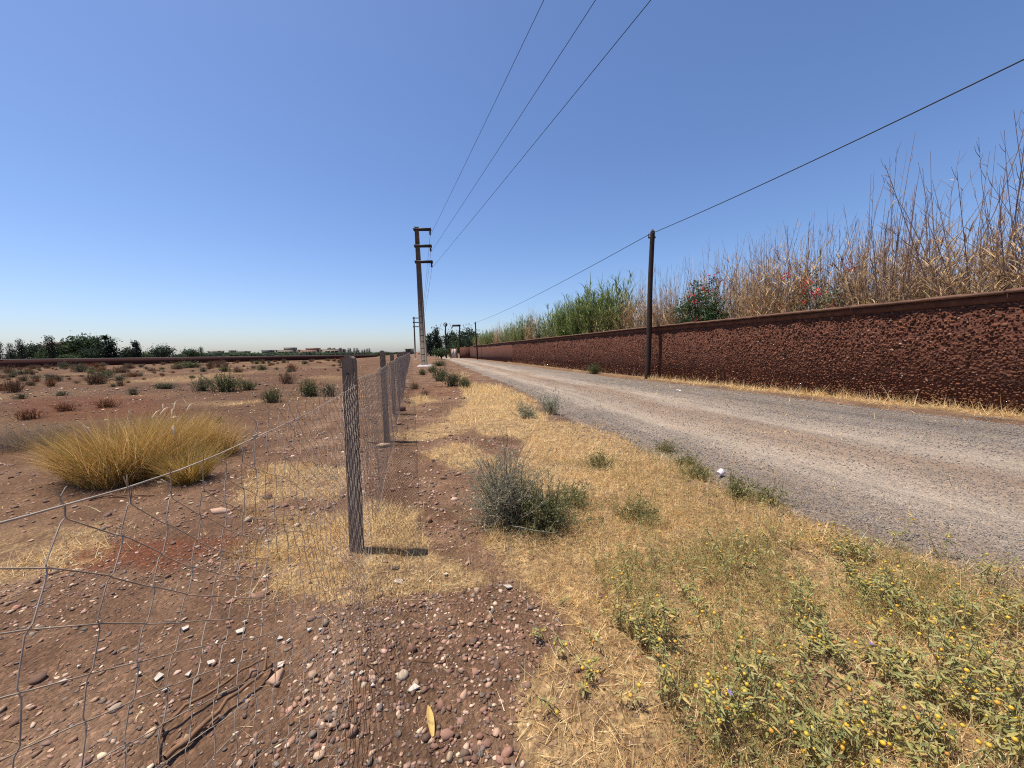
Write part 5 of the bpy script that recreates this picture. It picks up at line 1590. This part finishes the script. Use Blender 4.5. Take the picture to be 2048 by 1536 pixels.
s5 = (V, F, np.repeat(jitter_cols(9000, [lin(158, 150, 94), lin(134, 134, 86), lin(180, 164, 104)], .25), 4, 0))
tag(obj("dry_weeds", make_mesh("dry_weeds", [s1, s2, s3, s4, s5]), M_STRAW), "tangle of loose dry stalks and fine olive weeds on the verge", "weeds", None, "stuff")
# ================================================================== stones, gravel, litter
PEB = [lin(124, 98, 84), lin(108, 86, 74), lin(142, 112, 94), lin(116, 98, 86), lin(106, 84, 70), lin(166, 138, 114), lin(114, 100, 88), lin(140, 106, 88), lin(188, 162, 138)]
PAT = ground_poly([(680, 1180), (860, 1150), (1010, 1165), (1130, 1240), (1060, 1350), (1060, 1560), (420, 1560), (560, 1400), (640, 1260)])
def soil_scatter(x0, x1, y0, y1, dens, smin, smax, power=2.5):
    n = int((x1 - x0) * (y1 - y0) * dens)
    x = rng.uniform(x0, x1, n); y = rng.uniform(y0, y1, n)
    m = 1 - 0.85 * np.clip(straw_mask(x, y) * 1.2, 0, 1)
    p = 0.22 + 0.5 * sstep(0.4, 0.65, fbm(x * 1.5, y * 1.5, 61, 3)) + 0.7 * in_poly(x, y, PAT)
    ok = (rng.random(n) < m * p) & (x < road_left(y) - 0.05) & (np.abs(x) < 1.55 * y + 0.6)
    x, y = x[ok], y[ok]; n = len(x)
    s = (smin + (smax - smin) * rng.random(n) ** power) * (1 + 0.9 * (rng.random(n) < 0.06))
    return x, y, s
parts = []
for a in ((-3.2, 2.4, 0.75, 3.0, 3000, 0.003, 0.015), (-7, 2.2, 3.0, 7, 520, 0.006, 0.026), (-22, 1, 7, 18, 60, 0.012, 0.045), (-60, -4, 14, 45, 5, 0.03, 0.08)):
    x, y, s = soil_scatter(*a)
    n = len(x)
    sc = np.stack([s * rng.uniform(.8, 1.4, n), s * rng.uniform(.7, 1.1, n), s * rng.uniform(.35, .75, n)], -1)
    parts += rock_field(np.stack([x, y, hgt(x, y) + sc[:, 2] * 0.12], -1), sc, ICO1 if a[0] > -10 else OCT, jitter_cols(n, PEB, 0.25), 14, 0.5, rough=0.7, cuts=2)
    print("pebbles", n)
tag(obj("pebbles", make_mesh("pebbles", parts), M_STONE), "countless small pebbles strewn over the brown soil", "pebbles", None, "stuff")
# gravel on the road
parts = []
for x0, x1, y0, y1, dens, smin, smax in ((1.6, 7, 1.6, 4.2, 3400, .0035, .009), (0.6, 9.0, 4.2, 8.5, 900, .006, .014), (-1.5, 9, 8.5, 18, 170, .009, .02)):
    n = int((x1 - x0) * (y1 - y0) * dens)
    x = rng.uniform(x0, x1, n); y = rng.uniform(y0, y1, n)
    z, u = road_z(x, y)
    tr = np.exp(-((u - .24) / .06) ** 2) + np.exp(-((u - .5) / .07) ** 2) + 0.5 * np.exp(-((u - .37) / .06) ** 2)
    edge_ = np.clip((u + 0.02) / 0.1, 0, 1)
    ok = (u > -0.02) & (u < 1.0) & (rng.random(n) < (0.35 + 0.65 * edge_) * (1 - 0.8 * np.clip(tr, 0, 1))) & (np.abs(x) < 1.45 * y + 0.5)
    x, y, z, u = x[ok], y[ok], z[ok], u[ok]; n = len(x)
    z = np.maximum(z, hgt(x, y))
    s = smin + (smax - smin) * rng.random(n) ** 1.8
    sc = np.stack([s * rng.uniform(.8, 1.3, n), s * rng.uniform(.7, 1.1, n), s * rng.uniform(.5, .9, n)], -1)
    parts += rock_field(np.stack([x, y, z + sc[:, 2] * .35], -1), sc, OCT, jitter_cols(n, [lin(136, 128, 122), lin(112, 106, 102), lin(156, 146, 138), lin(126, 112, 102), lin(96, 92, 90)], .22) * 0.95, 12, 0.6, rough=0.5, cuts=2)
    print("gravel", n)
tag(obj("road_gravel", make_mesh("road_gravel", parts), M_GRAVEL), "loose grey gravel lying on the road", "gravel", None, "stuff")

# stones one can pick apart
STONE_ME = {}
def stone_set(key, cols, base, n, rough, cuts, smooth=False):
    STONE_ME[key] = []
    for k in range(n):
        m = make_mesh("stone", [(rock_variant(base, hash(key) % 1000 * 0 + 900 + k + len(STONE_ME) * 37, rough, cuts), base[1], cols[k % len(cols)])], smooth)
        m.materials.append(M_STONE); STONE_ME[key].append(m)
stone_set("pink", [lin(150, 114, 96), lin(134, 100, 84), lin(182, 148, 124)], ICO1, 9, 0.75, 2)
stone_set("grey", [lin(112, 99, 87), lin(98, 88, 79), lin(124, 110, 96)], ICO2, 9, 0.10, 6, True)
stone_set("brown", [lin(118, 88, 72), lin(128, 96, 78), lin(106, 80, 66)], ICO1, 9, 0.75, 2)
stone_set("pale", [lin(172, 152, 130), lin(184, 172, 158), lin(168, 144, 118)], ICO2, 6, 0.10, 6)
def place_stone(kind, px, py, wpx, flat, label, group=None, name="stone", sink=0.3):
    b = gp(px, py); dist = math.sqrt(b.x ** 2 + b.y ** 2 + H * H)
    s = wpx / FPX * b.y * 0.5 if abs(px - 1024) < 600 else wpx / FPX * b.y * 0.42
    o = obj(name, rs.choice(STONE_ME[kind]), None, None, (b.x, b.y, b.z + s * flat * sink * 0.6))
    o.scale = (s, s * rs.uniform(.65, .95), s * flat); o.rotation_euler = (rs.uniform(-.15, .15), rs.uniform(-.15, .15), rs.uniform(0, 6.28))
    tag(o, label, "stone", group)
    return o
named = [("brown", 803, 822, 25, 0.8, "brown rounded boulder beside the fence past the second post", 0.6),
    ("pale", 766, 893, 32, 0.5, "pale jagged rock at the foot of the second fence post", 0.5),
    ("pink", 446, 1024, 36, 0.6, "pale pink rounded stone lying behind the mesh", 0.45),
    ("brown", 538, 997, 27, 0.8, "brown stone behind the mesh above the pale pink one", 0.5),
    ("pink", 570, 1014, 16, 0.7, "small pinkish stone right of the brown one behind the mesh", 0.5),
    ("brown", 822, 1303, 30, 0.8, "large pinkish brown stone in the middle of the pebble patch", 0.5),
    ("pale", 804, 1352, 30, 0.8, "cream rounded stone above the white tile shard", 0.5),
    ("pink", 890, 1472, 36, 0.6, "flat pink stone near the bottom right of the yellow leaf", 0.5),
    ("pale", 897, 1515, 30, 0.7, "whitish stone at the bottom edge of the pebble patch", 0.5),
    ("brown", 706, 1468, 34, 0.8, "reddish brown stone at the lower left of the pebble patch", 0.5),
    ("grey", 742, 1522, 24, 0.7, "blue grey cobble at the bottom edge", 0.5),
    ("pink", 884, 1414, 26, 0.8, "reddish tilted stone above the yellow leaf", 0.5),
    ("pink", 860, 1262, 18, 0.8, "pink stone in the upper pebble patch", 0.5),
    ("brown", 78, 1360, 42, 0.6, "brown clod like stone at the lower left", 0.5),
    ("brown", 28, 1448, 34, 0.6, "dark stone near the left bottom corner", 0.4),
    ("pink", 557, 1357, 44, 0.6, "orange pink rock at the end of the dead branches", 0.5),
    ("pale", 233, 1418, 30, 0.7, "pale grey stone below the dead branches on the left", 0.5),
    ("brown", 526, 1190, 36, 0.5, "flat brown stone on the soil left of the first post", 0.4),
    ("brown", 1015, 1036 - 0, 10, 0.8, "tiny brown stone beneath the silver bush", 0.5),
    ("brown", 912, 1046, 14, 0.9, "brown stone on the bare path left of the silver bush", 0.5),
    ("brown", 858, 1043, 18, 0.9, "dark clod on the bare path beside the straw patch", 0.5),
    ("brown", 866, 922, 10, 0.9, "small dark stone on the bare path near the second post", 0.5)]
for kd, x, y, w, fl, lb, sk in named:
    place_stone(kd, x, y, w, fl, lb, None, "boulder" if "boulder" in lb else "stone", sk)
LB = {"pink": ("pinkish stone among the stony patch by the fence", "pinkish stones in the stony patch"), "grey": ("smooth grey pebble in the stony patch by the fence", "grey pebbles in the stony patch"), "brown": ("brown stone in the stony patch by the fence", "brown stones in the stony patch")}
PATpx = [(690, 1190), (860, 1165), (1010, 1180), (1110, 1250), (1050, 1350), (1040, 1530), (600, 1530), (640, 1400), (660, 1260)]
cnt = 0
while cnt < 170:
    x, y = rs.uniform(600, 1110), rs.uniform(1180, 1532)
    if not in_poly(np.array([x]), np.array([y]), PATpx)[0]: continue
    if rs.random() > 0.3 + (y - 1180) / 420: continue
    kd = rs.choices(["pink", "grey", "brown"], [6, 1.4, 4])[0]
    place_stone(kd, x, y, rs.uniform(9, 13) + (y - 1180) / 350 * 16 * rs.random() ** 2, rs.uniform(.55, .85), LB[kd][0], LB[kd][1], "stone", 0.4); cnt += 1
LB2 = {"pink": ("flat pinkish stone on the soil behind the near mesh", "flat pinkish stones behind the mesh"), "grey": ("grey stone on the soil behind the near mesh", "grey stones behind the mesh"), "brown": ("flat brown stone on the soil behind the near mesh", "flat brown stones behind the mesh")}
for k in range(105):
    x = rs.uniform(0, 670); y = rs.uniform(960, 1530)
    kd = rs.choices(["pink", "grey", "brown"], [5, 1, 4])[0]
    place_stone(kd, x, y, rs.uniform(9, 15) * (0.7 + (y - 900) / 700), rs.uniform(.25, .5), LB2[kd][0], LB2[kd][1], "stone", 0.35)

# white tile shards
M_TILE = plain("white_tile", lin(178, 168, 154), 0.6, 9, 0.25)
def shard(px, py, wpx, label, group=None, seed=0, four=False):
    r = random.Random(seed); b = gp(px, py); s = wpx / FPX * b.y * 0.44
    n = 4 if four else r.choice([3, 4, 4])
    pts = [(s * r.uniform(.75, 1.1) * math.cos(k * 6.283 / n + r.uniform(-.5, .5)), s * r.uniform(.4, 1.1) * math.sin(k * 6.283 / n + r.uniform(-.3, .3))) for k in range(n)]
    V = [(x, y, 0.0) for x, y in pts] + [(x, y, 0.005) for x, y in pts]
    F4 = np.array([[k, (k + 1) % n, (k + 1) % n + n, k + n] for k in range(n)]); T = np.array([list(range(n, 2 * n))])
    o = obj("tile_shard", make_mesh("tile_shard", [(np.array(V), F4, None), (np.array(V), T, None)]), M_TILE, None, (b.x, b.y, b.z + 0.008))
    o.rotation_euler = (r.uniform(-.3, .3), r.uniform(-.2, .2), r.uniform(0, 6.28))
    tag(o, label, "tile shard", group)
shard(797, 1166, 30, "square white tile piece on the straw right of the first post", None, 1, True)
shard(1016, 1176, 26, "white block of tile at the edge of the straw", None, 2, True)
shard(828, 1382, 38, "long white tile shard beside the cream stone", None, 3, True)
shard(747, 1373, 18, "narrow pointed white shard left of the cream stone", None, 4)
shard(563, 1334, 26, "upright white shard beside the orange pink rock", None, 5)
shard(892, 1151, 12, "tiny white shard above the bare patch", None, 6)
for k, (x, y, w) in enumerate([(372, 1260, 26), (482, 1264, 24), (422, 1328, 22), (318, 1358, 24), (330, 1384, 28), (380, 1350, 22), (125, 1367, 18), (490, 1246, 14), (400, 1182, 12), (560, 1280, 18), (578, 1284, 12), (640, 1262, 18), (618, 1262, 14), (706, 1350, 16), (722, 1350, 14), (465, 1326, 14), (434, 1288, 12), (668, 1308, 14), (672, 1304, 12), (900, 1276, 14), (280, 1350, 14), (1172, 1260, 10), (160, 1335, 12)]):
    shard(x, y, w, "small white tile shard scattered on the stony soil", "small white tile shards", 10 + k)

# dead branches behind the mesh
M_DEAD = plain("dead_wood", lin(112, 84, 62), 0.9, 20, 0.3, 0, 0.003, 60)
def branch(pxs, r0, label, z0=0.02, twigs=()):
    P = []
    for px, py, dz in pxs:
        g = gp(px, py); P.append([g.x, g.y, g.z + z0 + dz])
    P = np.array(P); b0 = P[0].copy()
    t = np.linspace(0, len(P) - 1, 14); Q = np.stack([np.interp(t, np.arange(len(P)), P[:, a]) for a in range(3)], -1) - b0
    Q += rng.normal(size=Q.shape) * 0.004
    V, F = tubes(Q, np.linspace(r0, r0 * .45, 14)[None], 6); prt = [(V, F, None)]
    for tw in twigs:
        T = np.array([[*(gp(px, py) + Vector((0, 0, z0 + dz)))] for px, py, dz in tw]) - b0
        V, F = tubes(T, np.linspace(r0 * .6, r0 * .3, len(T))[None], 5); prt.append((V, F, None))
    tag(obj("dead_branch", make_mesh("dead_branch", prt, True), M_DEAD, None, b0), label, "branch")
branch([(325, 1470, 0.02), (360, 1445, 0.03), (430, 1400, 0.03), (500, 1350, 0.03), (540, 1330, 0.02)], 0.008, "upper dead branch on the soil behind the mesh", 0.015, [[(325, 1470, .02), (318, 1500, .01), (318, 1536, 0)], [(325, 1470, .02), (312, 1452, .04), (300, 1445, .05)]])
branch([(330, 1530, 0), (400, 1475, 0.02), (470, 1410, 0.03), (530, 1360, 0.03), (548, 1340, 0.03)], 0.011, "thicker lower dead branch ending at the orange pink rock", 0.012, [[(530, 1360, .03), (534, 1345, .05), (536, 1325, .06)]])
branch([(335, 1500, 0), (390, 1478, 0.0), (440, 1440, 0.0)], 0.007, "short broken stick under the dead branches", 0.008)
branch([(735, 885, 0), (790, 892, 0.01), (835, 893, 0.0)], 0.012, "dark stick on the path beside the second post", 0.015)
branch([(640, 1490, 0), (680, 1450, .01), (700, 1440, 0)], 0.004, "pale dry stalk by the mesh foot", 0.01)
branch([(180, 1052 - 50, 0), (215, 995, 0.01), (310, 992, 0.0)], 0.012, "pale curved dead stick before the golden grass", 0.012)
for k in range(16):
    x, y = rs.uniform(560, 1080), rs.uniform(1000, 1500); a = rs.uniform(-40, 40)
    b1 = gp(x, y); q = rs.uniform(0.06, 0.16); an = rs.uniform(0, 6.28)
    P = np.array([[0, 0, 0], [q * .5 * math.cos(an) + .005, q * .5 * math.sin(an), .006], [q * math.cos(an), q * math.sin(an), 0.0]])
    V, F = tubes(P, np.array([[.0022, .002, .0012]]), 4)
    tag(obj("twig", make_mesh("twig", [(V, F, None)]), M_DEAD, None, (b1.x, b1.y, b1.z + 0.008)), "thin dry twig lying on the bare path or stony patch", "twig", "dry twigs on the path")

# yellow dry leaf
b = gp(866, 1478)
n = 8; t = np.linspace(0, 1, n); w = 0.013 * np.sin(np.pi * (0.12 + 0.86 * t)) ; V = []
for k in range(n): V += [(-w[k], t[k] * 0.13, 0.012 + 0.012 * math.sin(t[k] * 3)), (0, t[k] * 0.13, 0.009 + 0.012 * math.sin(t[k] * 3)), (w[k], t[k] * 0.13, 0.012 + 0.012 * math.sin(t[k] * 3))]
F = [[k * 3 + a, k * 3 + a + 1, k * 3 + a + 4, k * 3 + a + 3] for k in range(n - 1) for a in range(2)]
o = obj("fallen_leaf", make_mesh("fallen_leaf", [(np.array(V), np.array(F), lin(222, 186, 112))]), M_STRAW, None, b); o.rotation_euler[2] = 0.35
tag(o, "long yellow dry leaf lying on the pebbles", "leaf")

# white paper cup on the road edge
b = gp(1436, 962)
M_CUP = plain("paper_cup", lin(228, 214, 212), 0.55, 8, 0.06)
t = thing("paper_cup", "white crushed paper cup lying at the edge of the road", "cup", (b.x, b.y, max(b.z, float(road_z(b.x, b.y)[0])) + 0.036), 2.2)
a = np.linspace(0, 2 * np.pi, 17)[:-1]
def ring_(z, r): return np.stack([r * np.cos(a), r * np.sin(a), np.full(16, z)], -1)
Vc = np.concatenate([ring_(0, .026), ring_(.04, .031), ring_(.085, .036), ring_(.083, .034), ring_(.01, .025)])
Vc[16:32] += np.random.default_rng(2).normal(size=(16, 3)) * .002
Fc = np.array([[k * 16 + q, k * 16 + (q + 1) % 16, k * 16 + 16 + (q + 1) % 16, k * 16 + 16 + q] for k in range(4) for q in range(16)])
cv = np.concatenate([ring_(.008, .0255), [[0, 0, .008]]]); cf_ = np.array([[q, (q + 1) % 16, 16] for q in range(16)])
o = obj("cup_wall", make_mesh("cup_wall", [(Vc, Fc, None)], True), M_CUP, t); o.rotation_euler = (math.radians(80), 0, 0)
o2 = obj("cup_base", make_mesh("cup_base", [(cv, cf_, None)]), M_CUP, t); o2.rotation_euler = (math.radians(80), 0, 0)
# scrap of white plastic near the wall
b = gp(1357, 785)
V = np.array([[x * .05 + .01 * math.sin(y * 3), y * .04, .012 + .012 * math.sin(x * 2.1 + y)] for y in range(-2, 3) for x in range(-2, 3)])
F = np.array([[r_ * 5 + c, r_ * 5 + c + 1, r_ * 5 + c + 6, r_ * 5 + c + 5] for r_ in range(4) for c in range(4)])
tag(obj("plastic_scrap", make_mesh("plastic_scrap", [(V, F, None)]), M_CUP, None, (b.x, b.y, float(road_z(b.x, b.y)[0]))), "scrap of white plastic on the gravel near the wooden pole", "litter")
